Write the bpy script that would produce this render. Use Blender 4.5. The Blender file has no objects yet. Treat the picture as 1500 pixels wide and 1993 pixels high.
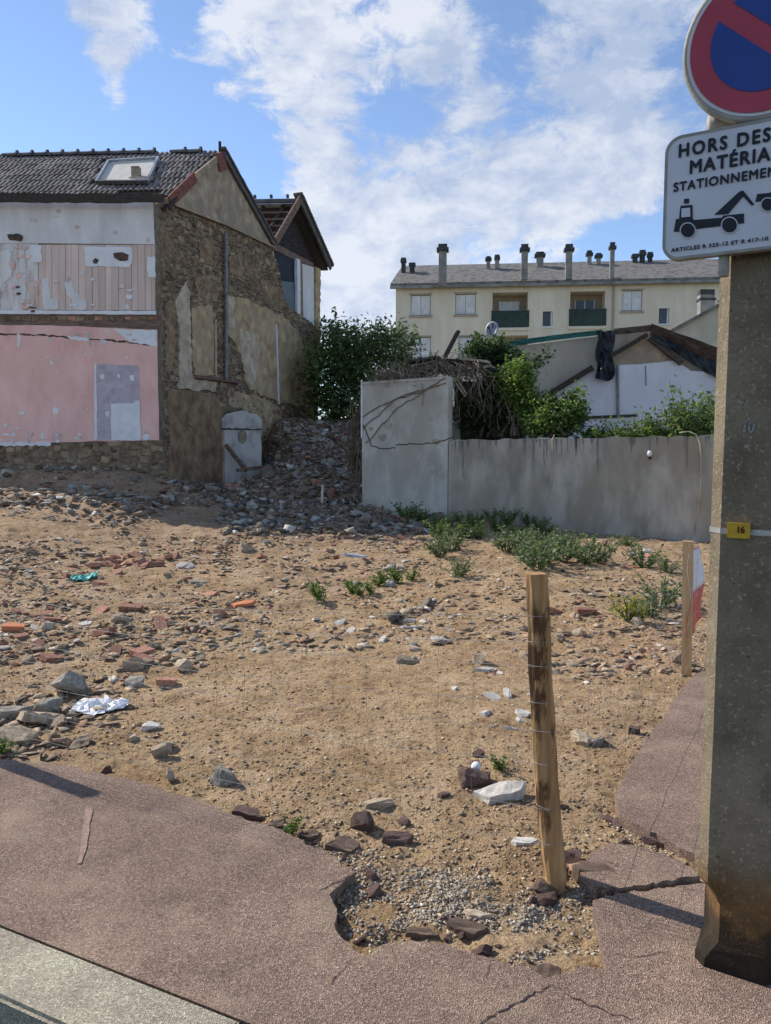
import bpy, bmesh, math, random
import numpy as np
from mathutils import Vector, Matrix

random.seed(7)
rng = np.random.RandomState(7)
scene = bpy.context.scene
COL = scene.collection
rad = math.radians

# ------------------------------------------------------------------ camera
F_PX, CX, CY = 1500.0, 750.0, 996.5            # focal length and centre in photo pixels
PITCH = rad(5.0)
CAM = Vector((0, 0, 1.6))
cam_d = bpy.data.cameras.new('camera')
cam_d.sensor_fit = 'VERTICAL'; cam_d.sensor_height = 36.0
cam_d.lens = 36.0 * F_PX / 1993.0
cam_d.clip_start = 0.05; cam_d.clip_end = 3000
cam = bpy.data.objects.new('camera', cam_d); COL.objects.link(cam)
cam.location = CAM; cam.rotation_euler = (rad(90) - PITCH, 0, 0)
scene.camera = cam
FW = Vector((0, math.cos(PITCH), -math.sin(PITCH))); UP = Vector((0, math.sin(PITCH), math.cos(PITCH)))

def ray(px, py):
    return FW + Vector((1, 0, 0)) * ((px - CX) / F_PX) + UP * ((CY - py) / F_PX)
def at(px, py, Y):
    d = ray(px, py); return CAM + d * (Y / d.y)
def onz(px, py, z):
    d = ray(px, py); return CAM + d * ((z - CAM.z) / d.z)
def hit(pl, px, py):
    d = ray(px, py); return CAM + d * ((pl[0] - CAM).dot(pl[1]) / d.dot(pl[1]))

# ------------------------------------------------------------------ sun, sky, exposure
SUN_EL = rad(37); SUN_H = Vector((-0.85, 0.53, 0)).normalized()
SUN = Vector((SUN_H.x * math.cos(SUN_EL), SUN_H.y * math.cos(SUN_EL), math.sin(SUN_EL)))
sd = bpy.data.lights.new('sun', 'SUN'); sd.energy = 3.1; sd.angle = rad(0.55); sd.color = (1.0, 0.93, 0.83)
so = bpy.data.objects.new('sun', sd); COL.objects.link(so)
so.rotation_euler = SUN.to_track_quat('Z', 'Y').to_euler(); so.location = (-20, 20, 30)
scene.view_settings.view_transform = 'Standard'; scene.view_settings.look = 'None'
scene.view_settings.exposure = 0.95; scene.view_settings.gamma = 1.0
scene.view_settings.use_curve_mapping = False

CLD_D, CLD_L = (2.35, 2.8, 3.7), (4.15, 4.3, 4.65)      # cloud radiance, shaded and lit
def build_world():
    w = bpy.data.worlds.new('World'); scene.world = w; w.use_nodes = True
    nt = w.node_tree; N = nt.nodes; L = nt.links; N.clear()
    out = N.new('ShaderNodeOutputWorld'); bg = N.new('ShaderNodeBackground')
    sky = N.new('ShaderNodeTexSky'); sky.sky_type = 'NISHITA'; sky.sun_disc = False
    sky.sun_elevation = SUN_EL; sky.sun_rotation = math.atan2(SUN_H.x, SUN_H.y)
    sky.altitude = 1500; sky.air_density = 0.9; sky.dust_density = 0.0; sky.ozone_density = 2.6
    tc = N.new('ShaderNodeTexCoord')
    def math_(op, a, b=None, c=None):
        n = N.new('ShaderNodeMath'); n.operation = op
        for i, v in enumerate((a, b, c)):
            if v is None: continue
            if isinstance(v, (int, float)): n.inputs[i].default_value = v
            else: L.new(v, n.inputs[i])
        return n.outputs[0]
    def noise(vec, scale, detail, rough, dist=0.0):
        n = N.new('ShaderNodeTexNoise'); n.inputs['Scale'].default_value = scale
        n.inputs['Detail'].default_value = detail; n.inputs['Roughness'].default_value = rough
        n.inputs['Distortion'].default_value = dist
        L.new(vec, n.inputs['Vector']); return n.outputs[0]
    dirv = tc.outputs['Generated']
    mp = N.new('ShaderNodeMapping'); mp.inputs['Scale'].default_value = (1, 1, 1.7); mp.inputs['Location'].default_value = (3.1, 0.4, 1.7)
    L.new(dirv, mp.inputs['Vector'])
    n1 = noise(mp.outputs[0], 5.6, 10, 0.62, 0.3)
    n2 = noise(mp.outputs[0], 17.0, 9, 0.68, 0.5)
    den = math_('ADD', math_('MULTIPLY', n1, 1.25), math_('MULTIPLY', n2, 0.85))
    den = math_('ADD', den, -0.56)
    blobs = [(150, 20, 80, .16), (215, 90, 85, .24), (225, 165, 45, .16), (430, 60, 70, .14), (520, 130, 130, .22), (640, 210, 110, .20), (760, 80, 190, .20),
             (560, 30, 120, .14), (1090, 170, 210, .20), (1290, 110, 190, .12), (600, 300, 90, .20), (690, 430, 120, .20), (930, 390, 130, .20),
             (1060, 330, 140, .20), (700, 580, 110, .22), (1230, 330, 110, .12), (820, 320, 90, .14), (900, 150, 110, .14), (1180, 30, 150, .08), (840, 500, 100, .12),
             (40, 230, 170, -.26), (330, 330, 140, -.28), (330, 200, 70, -.26), (345, 40, 45, -.26), (765, 200, 65, -.16), (800, 225, 55, -.14), (715, 205, 40, -.10), (480, 265, 70, -.20),
             (965, 65, 80, -.28), (1120, 250, 70, -.16), (880, 215, 60, -.14), (1330, 200, 90, -.14), (1275, 455, 120, -.26), (1010, 235, 55, -.12), (480, 400, 80, -.22), (40, 90, 90, -.26), (1150, 455, 70, -.14),
             (985, 480, 70, -.14), (880, 300, 50, -.10), (660, 500, 120, .22), (780, 480, 120, .18), (640, 620, 110, .20), (740, 640, 120, .18), (1180, 390, 110, .16), (1000, 440, 110, .12), (1320, 250, 130, .06), (350, 110, 40, .10)]
    for px, py, r, wgt in blobs:
        c = ray(px, py).normalized()
        d = N.new('ShaderNodeVectorMath'); d.operation = 'DISTANCE'
        L.new(dirv, d.inputs[0]); d.inputs[1].default_value = c
        m = N.new('ShaderNodeMapRange'); m.interpolation_type = 'SMOOTHSTEP'
        R = r / F_PX * 1.45
        m.inputs['From Min'].default_value = R; m.inputs['From Max'].default_value = 0.0
        m.inputs['To Min'].default_value = 0.0; m.inputs['To Max'].default_value = wgt
        L.new(d.outputs['Value'], m.inputs['Value'])
        den = math_('ADD', den, m.outputs[0])
    mask = N.new('ShaderNodeMapRange'); mask.interpolation_type = 'SMOOTHSTEP'
    mask.inputs['From Min'].default_value = 0.48; mask.inputs['From Max'].default_value = 0.74
    L.new(den, mask.inputs['Value'])
    # cloud colour: bright crests, blue grey thick parts
    sv = N.new('ShaderNodeVectorMath'); sv.operation = 'ADD'; L.new(mp.outputs[0], sv.inputs[0]); sv.inputs[1].default_value = (-0.035, 0.0, 0.06)
    lit1 = math_('SUBTRACT', n1, noise(sv.outputs[0], 5.6, 10, 0.62, 0.3))
    lit2 = math_('SUBTRACT', n2, noise(sv.outputs[0], 17.0, 9, 0.68, 0.5))
    n3 = noise(mp.outputs[0], 3.2, 6, 0.6, 0.2)
    sh = math_('ADD', n3, math_('ADD', math_('MULTIPLY', lit1, 0.55), math_('MULTIPLY', lit2, 0.35)))
    cr = N.new('ShaderNodeValToRGB'); e = cr.color_ramp.elements
    e[0].position = 0.40; e[0].color = (CLD_D[0], CLD_D[1], CLD_D[2], 1); e[1].position = 0.63; e[1].color = (CLD_L[0], CLD_L[1], CLD_L[2], 1)
    L.new(sh, cr.inputs[0])
    hs = N.new('ShaderNodeHueSaturation'); hs.inputs['Saturation'].default_value = 0.95; hs.inputs['Value'].default_value = 1.0
    L.new(sky.outputs[0], hs.inputs['Color'])
    mix = N.new('ShaderNodeMixRGB')
    L.new(math_('MULTIPLY', mask.outputs[0], 0.90), mix.inputs[0]); L.new(hs.outputs[0], mix.inputs[1]); L.new(cr.outputs[0], mix.inputs[2])
    L.new(mix.outputs[0], bg.inputs['Color']); bg.inputs['Strength'].default_value = 0.105
    L.new(bg.outputs[0], out.inputs['Surface'])
build_world()

# ------------------------------------------------------------------ helpers
WL = {}
def link(o, parent=None, **props):
    COL.objects.link(o)
    if parent is not None:
        o.parent = parent
        o.location = Vector(o.location) - WL.get(parent.name, Vector((0, 0, 0)))
        WL[o.name] = Vector((0, 0, 0)) if True else None
    for k, v in props.items():
        if v is not None: o[k] = v
    return o
def thing(name, label, cat, base=(0, 0, 0), group=None):
    o = bpy.data.objects.new(name, None); o.empty_display_size = 0.1
    COL.objects.link(o); o.location = base; WL[o.name] = Vector(base)
    o['label'] = label; o['category'] = cat; o['kind'] = 'thing'
    if group: o['group'] = group
    return o
def obj(name, mesh, mat, parent=None, **props):
    o = bpy.data.objects.new(name, mesh)
    if mat is not None and not len(mesh.materials):
        for m in (mat if isinstance(mat, (list, tuple)) else [mat]): mesh.materials.append(m)
    return link(o, parent, **props)

def mesh_np(name, V, Fc, col=None, smooth=False):
    """V (n,3), Fc (m,3) or (m,4) int, col (n,3) per vertex"""
    V = np.ascontiguousarray(V, dtype=np.float32); Fc = np.ascontiguousarray(Fc, dtype=np.int32)
    me = bpy.data.meshes.new(name); k = Fc.shape[1]
    me.vertices.add(len(V)); me.vertices.foreach_set('co', V.ravel())
    me.loops.add(Fc.size); me.loops.foreach_set('vertex_index', Fc.ravel())
    me.polygons.add(len(Fc)); me.polygons.foreach_set('loop_start', np.arange(0, Fc.size, k, dtype=np.int32))
    try: me.polygons.foreach_set('loop_total', np.full(len(Fc), k, dtype=np.int32))
    except Exception: pass
    if smooth: me.polygons.foreach_set('use_smooth', np.ones(len(Fc), dtype=bool))
    me.update(calc_edges=True)
    if col is not None:
        a = me.color_attributes.new('tint', 'FLOAT_COLOR', 'POINT')
        c = np.ones((len(V), 4), dtype=np.float32); c[:, :3] = col
        a.data.foreach_set('color', c.ravel())
    return me

class MB:
    def __init__(s): s.v = []; s.f = []; s.m = []
    def add(s, V, Fs, mi=0):
        n = len(s.v); s.v += [tuple(p) for p in V]; s.f += [tuple(i + n for i in f) for f in Fs]; s.m += [mi] * len(Fs); return s
    def prism(s, pts, off, mi=0):
        off = Vector(off); k = len(pts); V = [Vector(p) for p in pts]; V = V + [p + off for p in V]
        Fs = [tuple(range(k)), tuple(range(2 * k - 1, k - 1, -1))] + [(i, (i + 1) % k, (i + 1) % k + k, i + k) for i in range(k)]
        return s.add(V, Fs, mi)
    def obox(s, c, ax, ay, az, mi=0):
        c, ax, ay, az = Vector(c), Vector(ax), Vector(ay), Vector(az)
        V = [c + ax * i + ay * j + az * k for k in (-1, 1) for (i, j) in ((-1, -1), (1, -1), (1, 1), (-1, 1))]
        return s.add(V, [(0, 3, 2, 1), (4, 5, 6, 7), (0, 1, 5, 4), (1, 2, 6, 5), (2, 3, 7, 6), (3, 0, 4, 7)], mi)
    def bar(s, a, b, w, h, upv=(0, 0, 1), mi=0):
        a, b = Vector(a), Vector(b); d = (b - a); l = d.length; d = d / l; u = Vector(upv)
        sx = d.cross(u).normalized(); u = sx.cross(d).normalized()
        return s.obox((a + b) / 2, d * l / 2, sx * w / 2, u * h / 2, mi)
    def tube(s, path, r, n=6, mi=0, cap=True):
        P = [Vector(p) for p in path]; V = []; Fs = []
        for i, p in enumerate(P):
            d = (P[min(i + 1, len(P) - 1)] - P[max(i - 1, 0)]).normalized()
            u = d.orthogonal().normalized() if abs(d.z) > .9 else d.cross(Vector((0, 0, 1))).normalized()
            w = d.cross(u); ri = r[i] if hasattr(r, '__len__') else r
            V += [p + (u * math.cos(2 * math.pi * k / n) + w * math.sin(2 * math.pi * k / n)) * ri for k in range(n)]
        for i in range(len(P) - 1):
            for k in range(n):
                Fs.append((i * n + k, i * n + (k + 1) % n, (i + 1) * n + (k + 1) % n, (i + 1) * n + k))
        if cap: Fs += [tuple(range(n))[::-1], tuple(range((len(P) - 1) * n, len(P) * n))]
        return s.add(V, Fs, mi)
    def mesh(s, name, smooth=False, recalc=True, mats=None):
        me = bpy.data.meshes.new(name); me.from_pydata(s.v, [], s.f)
        me.polygons.foreach_set('material_index', s.m)
        if mats:
            for m in mats: me.materials.append(m)
        if recalc:
            b = bmesh.new(); b.from_mesh(me); bmesh.ops.recalc_face_normals(b, faces=b.faces); b.to_mesh(me); b.free()
        if smooth: me.polygons.foreach_set('use_smooth', [True] * len(me.polygons))
        me.update(); return me
    def build(s, name, mat, parent=None, smooth=False, **props):
        return obj(name, s.mesh(name, smooth), mat, parent, **props)

def lin(c): c = c / 255.0; return c / 12.92 if c <= .04045 else ((c + .055) / 1.055) ** 2.4
def S(r, g, b, k=1.0): return tuple(min(.86, lin(x) * k) for x in (r, g, b))

MATS = {}
def pm(name, c1, c2, scale=4, rough=.9, bump=.3, bscale=None, stretch=(1, 1, 1), c3=None, detail=6, vc=False, rnd=0.0, spec=.25,
       big=None, bigscale=.6, metal=0.0, bdist=.02, lo=.35, hi=.65, transl=0.0, specks=()):
    m = bpy.data.materials.new(name); m.use_nodes = True; nt = m.node_tree; N = nt.nodes; L = nt.links
    b = N['Principled BSDF']; b.inputs['Roughness'].default_value = rough; b.inputs['Specular IOR Level'].default_value = spec
    b.inputs['Metallic'].default_value = metal
    tc = N.new('ShaderNodeTexCoord'); mp = N.new('ShaderNodeMapping'); mp.inputs['Scale'].default_value = stretch
    vec = tc.outputs['Object']
    if rnd:
        oi = N.new('ShaderNodeObjectInfo'); va = N.new('ShaderNodeVectorMath'); va.operation = 'ADD'
        cm = N.new('ShaderNodeCombineXYZ'); mu = N.new('ShaderNodeMath'); mu.operation = 'MULTIPLY'; mu.inputs[1].default_value = 37.0
        L.new(oi.outputs['Random'], mu.inputs[0]); L.new(mu.outputs[0], cm.inputs[0]); L.new(mu.outputs[0], cm.inputs[1])
        L.new(vec, va.inputs[0]); L.new(cm.outputs[0], va.inputs[1]); vec = va.outputs[0]
    L.new(vec, mp.inputs['Vector'])
    n = N.new('ShaderNodeTexNoise'); n.inputs['Scale'].default_value = scale; n.inputs['Detail'].default_value = detail; n.inputs['Roughness'].default_value = .6
    L.new(mp.outputs[0], n.inputs['Vector'])
    cr = N.new('ShaderNodeValToRGB'); e = cr.color_ramp.elements
    e[0].position = lo; e[0].color = (*c1, 1); e[1].position = hi; e[1].color = (*c2, 1)
    if c3: x = e.new((lo + hi) / 2); x.color = (*c3, 1)
    L.new(n.outputs[0], cr.inputs[0]); col = cr.outputs[0]
    if big:
        n2 = N.new('ShaderNodeTexNoise'); n2.inputs['Scale'].default_value = bigscale; n2.inputs['Detail'].default_value = 5
        L.new(mp.outputs[0], n2.inputs['Vector'])
        mr = N.new('ShaderNodeMapRange'); mr.inputs['From Min'].default_value = .48; mr.inputs['From Max'].default_value = .62
        L.new(n2.outputs[0], mr.inputs['Value'])
        mx = N.new('ShaderNodeMixRGB'); L.new(mr.outputs[0], mx.inputs[0]); L.new(col, mx.inputs[1]); mx.inputs[2].default_value = (*big, 1); col = mx.outputs[0]
    for sc_, thr, cc_ in specks:
        n3 = N.new('ShaderNodeTexNoise'); n3.inputs['Scale'].default_value = sc_; n3.inputs['Detail'].default_value = 6; n3.inputs['Roughness'].default_value = .7; L.new(mp.outputs[0], n3.inputs['Vector'])
        mr = N.new('ShaderNodeMapRange'); mr.inputs['From Min'].default_value = thr; mr.inputs['From Max'].default_value = thr + .06; L.new(n3.outputs[0], mr.inputs['Value'])
        mx = N.new('ShaderNodeMixRGB'); L.new(mr.outputs[0], mx.inputs[0]); L.new(col, mx.inputs[1]); mx.inputs[2].default_value = (*cc_, 1); col = mx.outputs[0]
    if vc:
        at_ = N.new('ShaderNodeAttribute'); at_.attribute_name = 'tint'
        mx = N.new('ShaderNodeMixRGB'); mx.blend_type = 'MULTIPLY'; mx.inputs[0].default_value = 1; L.new(col, mx.inputs[1]); L.new(at_.outputs['Color'], mx.inputs[2]); col = mx.outputs[0]
    if rnd:
        hs = N.new('ShaderNodeHueSaturation'); mr = N.new('ShaderNodeMapRange'); mr.inputs['To Min'].default_value = 1 - rnd; mr.inputs['To Max'].default_value = 1 + rnd
        L.new(oi.outputs['Random'], mr.inputs['Value']); L.new(mr.outputs[0], hs.inputs['Value']); L.new(col, hs.inputs['Color']); col = hs.outputs[0]
    L.new(col, b.inputs['Base Color'])
    if bump:
        nb = N.new('ShaderNodeTexNoise'); nb.inputs['Scale'].default_value = bscale or scale * 6; nb.inputs['Detail'].default_value = 5
        L.new(mp.outputs[0], nb.inputs['Vector'])
        bp = N.new('ShaderNodeBump'); bp.inputs['Strength'].default_value = bump; bp.inputs['Distance'].default_value = bdist
        L.new(nb.outputs[0], bp.inputs['Height']); L.new(bp.outputs[0], b.inputs['Normal'])
    if transl:
        tr = N.new('ShaderNodeBsdfTranslucent'); ms = N.new('ShaderNodeMixShader'); ms.inputs[0].default_value = transl
        L.new(col, tr.inputs['Color']); L.new(b.outputs[0], ms.inputs[1]); L.new(tr.outputs[0], ms.inputs[2])
        L.new(ms.outputs[0], N['Material Output'].inputs['Surface'])
    MATS[name] = m; return m

TAB = [np.random.RandomState(s).rand(256, 256) for s in range(8)]
def vnoise(x, y, s=0):
    x = np.asarray(x, float); y = np.asarray(y, float)
    xi = np.floor(x).astype(int); yi = np.floor(y).astype(int); fx = x - xi; fy = y - yi
    fx = fx * fx * (3 - 2 * fx); fy = fy * fy * (3 - 2 * fy); T = TAB[s % 8]
    a = T[xi & 255, yi & 255]; b = T[(xi + 1) & 255, yi & 255]; c = T[xi & 255, (yi + 1) & 255]; d = T[(xi + 1) & 255, (yi + 1) & 255]
    return (a * (1 - fx) + b * fx) * (1 - fy) + (c * (1 - fx) + d * fx) * fy
def fbm(x, y, f=1.0, o=5, s=0, g=.5):
    t = 0; a = 1; n = 0
    for i in range(o):
        t = t + a * vnoise(x * f + 17.3 * i, y * f - 9.1 * i, s + i); n += a; a *= g; f *= 2.03
    return t / n
def sst(a, b, x): t = np.clip((x - a) / (b - a), 0, 1); return t * t * (3 - 2 * t)
def ragged(pts, step=8, amp=3, seed=0, closed=True):
    r = random.Random(seed); out = []
    k = len(pts)
    for i in range(k if closed else k - 1):
        a, b = pts[i], pts[(i + 1) % k]; d = math.hypot(b[0] - a[0], b[1] - a[1]); n = max(1, int(d / step))
        for j in range(n):
            t = j / n; e = 0 if j == 0 else amp
            out.append((a[0] + (b[0] - a[0]) * t + r.uniform(-e, e), a[1] + (b[1] - a[1]) * t + r.uniform(-e, e)))
    if not closed: out.append(pts[-1])
    return out
def inpoly(P, x, y):
    c = False; j = len(P) - 1
    for i in range(len(P)):
        if (P[i][1] > y) != (P[j][1] > y) and x < (P[j][0] - P[i][0]) * (y - P[i][1]) / (P[j][1] - P[i][1]) + P[i][0]: c = not c
        j = i
    return c

# ------------------------------------------------------------------ key lines of the place
HX = Vector((math.cos(rad(3)), -math.sin(rad(3)), 0))         # along the house front, towards +x
HY = Vector((math.sin(rad(3)), math.cos(rad(3)), 0))
HC = Vector((-5.04, 17.0, 0))                                 # corner of front and side wall
SD = Vector((math.sin(rad(16.1)), math.cos(rad(16.1)), 0))    # side wall runs back this way
SN = Vector((SD.y, -SD.x, 0))                                 # side wall's outward normal
FRONT = (HC, -HY)
SIDE = (HC, SN)
WA = at(704, 900, 16.0); WC = at(1390, 900, 13.0)             # concrete wall
WDIR = Vector((WC.x - WA.x, WC.y - WA.y, 0)).normalized(); WN = Vector((WDIR.y, -WDIR.x, 0))   # WN points to the camera
WALL = (Vector((WA.x, WA.y, 0)), WN)

KA, KB = onz(0, 1800, 0), onz(490, 1993, 0)                   # inner edge of the kerb
KD = Vector((KB.x - KA.x, KB.y - KA.y, 0)).normalized(); KN = Vector((-KD.y, KD.x, 0))
if KN.y < 0: KN = -KN                                         # KN: away from the road
# ------------------------------------------------------------------ ground height
def hgt(x, y):
    x = np.asarray(x, float); y = np.asarray(y, float)
    zb = np.interp(x, [-12, -5.6, -4.6, -3.6, -2.4, -.6, 1.2, 3.2, 5.5, 9], [1.0, .93, .74, .44, .38, .33, .24, -.02, .0, .05])
    s = np.clip((y - 5.0) / 12.0, 0, 1) ** 1.35
    z = -.045 + (zb + .045) * s
    # rubble heap rising in the gap between house and concrete wall
    sx = HC.x + (y - 17) * SD.x / SD.y
    g = sst(.5, 2.0, x - sx + np.clip(y - 20, 0, 3) * .6) * sst(.9, -.2, x - (-.25)) * sst(16.6, 17.4, y)
    z = z + g * np.clip((y - 16.8) / 5.8, 0, 1.15) * 1.75
    # bank along the house foot
    z = z + .10 * np.exp(-((y - 16.6) / .8) ** 2) * sst(-4.2, -5.5, x)
    # yard behind the concrete wall lies higher
    d = (x - WA.x) * WN.x + (y - WA.y) * WN.y
    along = (x - WA.x) * WDIR.x + (y - WA.y) * WDIR.y
    z = z + sst(-.18, -.32, d) * sst(.0, .3, along) * 1.25
    z = z - .28 * sst(.05, -.12, (x - KA.x) * KN.x + (y - KA.y) * KN.y)     # road bed
    # unevenness
    amp = np.clip((y - 2.5) / 5, 0.15, 1); calm = 1 - .65 * np.exp(-((x - .3) / 1.7) ** 2 - ((y - 5.0) / 1.9) ** 2)      # trodden sandy middle
    z = z + (fbm(x, y, .55, 4, 1) - .5) * .16 * amp + (fbm(x, y, 3.1, 4, 3) - .5) * .07 * (.4 + .6 * amp) + (fbm(x, y, 14, 3, 5) - .5) * .042 * calm
    rub = sst(9.5, 12, y) * .5 + g + sst(-1.5, -3.0, x) * sst(4, 6, y) * .5
    z = z + rub * (fbm(x, y, 5.5, 4, 2) - .45) * .10
    return z
def gz(x, y): return float(hgt(np.array([x]), np.array([y]))[0])
def ong(px, py):
    z = 0.0
    for i in range(14):
        p = onz(px, py, z) if ray(px, py).z < -1e-3 else at(px, py, 20)
        if p.y > 30: p = at(px, py, 22)
        z = z * .4 + gz(p.x, p.y) * .6
    return Vector((p.x, p.y, gz(p.x, p.y)))

# ------------------------------------------------------------------ materials of the ground
def ground_mat():
    m = bpy.data.materials.new('sandy soil'); m.use_nodes = True; nt = m.node_tree; N = nt.nodes; L = nt.links
    b = N['Principled BSDF']; b.inputs['Roughness'].default_value = .95; b.inputs['Specular IOR Level'].default_value = .15
    tc = N.new('ShaderNodeTexCoord')
    def noise(sc, d=6, r=.62):
        n = N.new('ShaderNodeTexNoise'); n.inputs['Scale'].default_value = sc; n.inputs['Detail'].default_value = d; n.inputs['Roughness'].default_value = r
        L.new(tc.outputs['Object'], n.inputs['Vector']); return n.outputs[0]
    def ramp(v, *st):
        c = N.new('ShaderNodeValToRGB'); e = c.color_ramp.elements
        e[0].position, e[0].color = st[0][0], (*st[0][1], 1); e[1].position, e[1].color = st[-1][0], (*st[-1][1], 1)
        for p, k in st[1:-1]: x = e.new(p); x.color = (*k, 1)
        L.new(v, c.inputs[0]); return c.outputs[0]
    def mix(f, a, c, t='MIX'):
        x = N.new('ShaderNodeMixRGB'); x.blend_type = t
        if isinstance(f, float): x.inputs[0].default_value = f
        else: L.new(f, x.inputs[0])
        L.new(a, x.inputs[1]); L.new(c, x.inputs[2]); return x.outputs[0]
    at_ = N.new('ShaderNodeAttribute'); at_.attribute_name = 'tint'
    base = ramp(noise(2.2, 8), (.30, (.42, .295, .175)), (.5, (.56, .415, .26)), (.7, (.65, .51, .355)))
    spot = ramp(noise(38, 5, .7), (.36, (.42, .36, .32)), (.46, (.9, .88, .85)), (.62, (1, 1, 1)), (.74, (1.35, 1.35, 1.35)))
    mid = ramp(noise(8.5, 7, .68), (.34, (.55, .51, .49)), (.46, (.95, .94, .93)), (.58, (1, 1, 1)), (.70, (1.2, 1.2, 1.22)))
    fine = ramp(noise(150, 3, .7), (.33, (.55, .52, .5)), (.5, (1, 1, 1)), (.7, (1.25, 1.25, 1.25)))
    col = mix(1.0, mix(1.0, mix(1.0, mix(1.0, base, mid, 'MULTIPLY'), spot, 'MULTIPLY'), fine, 'MULTIPLY'), at_.outputs['Color'], 'MULTIPLY')
    L.new(col, b.inputs['Base Color'])
    ad = N.new('ShaderNodeMath'); ad.operation = 'ADD'; L.new(noise(60, 6, .7), ad.inputs[0]); L.new(noise(17, 4), ad.inputs[1])
    bp = N.new('ShaderNodeBump'); bp.inputs['Strength'].default_value = 1.0; bp.inputs['Distance'].default_value = .04
    L.new(ad.outputs[0], bp.inputs['Height']); L.new(bp.outputs[0], b.inputs['Normal'])
    return m
M_GROUND = ground_mat()

def asphalt_mat(name, c, dust=0.0, gk=1.0):
    m = bpy.data.materials.new(name); m.use_nodes = True; nt = m.node_tree; N = nt.nodes; L = nt.links
    b = N['Principled BSDF']; b.inputs['Roughness'].default_value = .9; b.inputs['Specular IOR Level'].default_value = .2
    tc = N.new('ShaderNodeTexCoord')
    def ramp(v, st):
        cc = N.new('ShaderNodeValToRGB'); e = cc.color_ramp.elements
        e[0].position, e[0].color = st[0][0], (*st[0][1], 1); e[1].position, e[1].color = st[-1][0], (*st[-1][1], 1)
        for p, k in st[1:-1]: x = e.new(p); x.color = (*k, 1)
        L.new(v, cc.inputs[0]); return cc.outputs[0]
    vo = N.new('ShaderNodeTexVoronoi'); vo.inputs['Scale'].default_value = 210; L.new(tc.outputs['Object'], vo.inputs['Vector'])
    sx = N.new('ShaderNodeSeparateColor'); L.new(vo.outputs['Color'], sx.inputs[0])
    grain = ramp(sx.outputs[0], [(q, tuple(1 + (v - 1) * gk for v in cc)) for q, cc in [(0, (.48, .46, .46)), (.35, (.85, .84, .84)), (.72, (1.1, 1.08, 1.06)), (.93, (1.45, 1.45, 1.42)), (1, (2.0, 2.0, 1.9))]])
    n = N.new('ShaderNodeTexNoise'); n.inputs['Scale'].default_value = 1.6; n.inputs['Detail'].default_value = 8; n.inputs['Roughness'].default_value = .65
    L.new(tc.outputs['Object'], n.inputs['Vector'])
    base = ramp(n.outputs[0], [(.28, tuple(x * .62 for x in c)), (.42, tuple(x * .88 for x in c)), (.52, c), (.62, (c[0] * 1.2, c[1] * 1.2, c[2] * 1.18)), (.76, (c[0] * 1.4, c[1] * 1.5, c[2] * 1.4))])
    mx = N.new('ShaderNodeMixRGB'); mx.blend_type = 'MULTIPLY'; mx.inputs[0].default_value = 1; L.new(base, mx.inputs[1]); L.new(grain, mx.inputs[2])
    if dust:
        nd = N.new('ShaderNodeTexNoise'); nd.inputs['Scale'].default_value = 2.7; nd.inputs['Detail'].default_value = 9; nd.inputs['Roughness'].default_value = .7; L.new(tc.outputs['Object'], nd.inputs['Vector'])
        mr = N.new('ShaderNodeMapRange'); mr.inputs['From Min'].default_value = .50; mr.inputs['From Max'].default_value = .78; mr.inputs['To Max'].default_value = dust; L.new(nd.outputs[0], mr.inputs['Value'])
        m2 = N.new('ShaderNodeMixRGB'); L.new(mr.outputs[0], m2.inputs[0]); L.new(mx.outputs[0], m2.inputs[1]); m2.inputs[2].default_value = (.46, .36, .25, 1); mx = m2
    L.new(mx.outputs[0], b.inputs['Base Color'])
    bp = N.new('ShaderNodeBump'); bp.inputs['Strength'].default_value = .7; bp.inputs['Distance'].default_value = .006
    ad = N.new('ShaderNodeMath'); ad.operation = 'ADD'; L.new(vo.outputs['Distance'], ad.inputs[0]); L.new(sx.outputs[0], ad.inputs[1])
    L.new(ad.outputs[0], bp.inputs['Height']); L.new(bp.outputs[0], b.inputs['Normal'])
    return m
M_PAVE = asphalt_mat('red brown asphalt', (.245, .172, .134), .5)
M_ROAD_SHADE = asphalt_mat('shadow black road asphalt', (.012, .012, .013))  # near black: a shadow over the road is put into its colour
M_ROAD_SHADE.node_tree.nodes['Principled BSDF'].inputs['Specular IOR Level'].default_value = .03
M_KERB = asphalt_mat('kerb granite', (.37, .335, .255), 0.0, .8)
M_EDGE = pm('asphalt chunk', (.10, .06, .055), (.27, .18, .15), 40, bump=.8, rnd=.25, bdist=.01)
M_STONE = pm('rubble stone', (.28, .205, .135), (.54, .435, .32), 9, bump=.6, rnd=.32, c3=(.41, .325, .23), specks=((14, .6, (.46, .345, .22)),))
M_GSTONE = pm('grey stone', (.28, .25, .20), (.53, .485, .41), 9, bump=.8, rnd=.22, c3=(.41, .37, .305), specks=((12, .62, (.46, .36, .24)),))
M_BRICK = pm('red brick', (.27, .12, .08), (.46, .25, .175), 11, bump=.5, rnd=.35)
M_ORANGE = pm('orange terracotta', (.50, .17, .08), (.62, .25, .13), 14, bump=.3, rnd=.1)
M_PLASTER = pm('white plaster bits', (.46, .415, .355), (.70, .66, .60), 10, bump=.4, rnd=.15)
M_MIX = pm('mixed rubble', (.6, .6, .6), (1.3, 1.28, 1.22), 40, bump=.6, vc=True)
M_HEAP = pm('heap stone', (.15, .125, .10), (.36, .315, .265), 10, bump=.6, rnd=.5)

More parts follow.
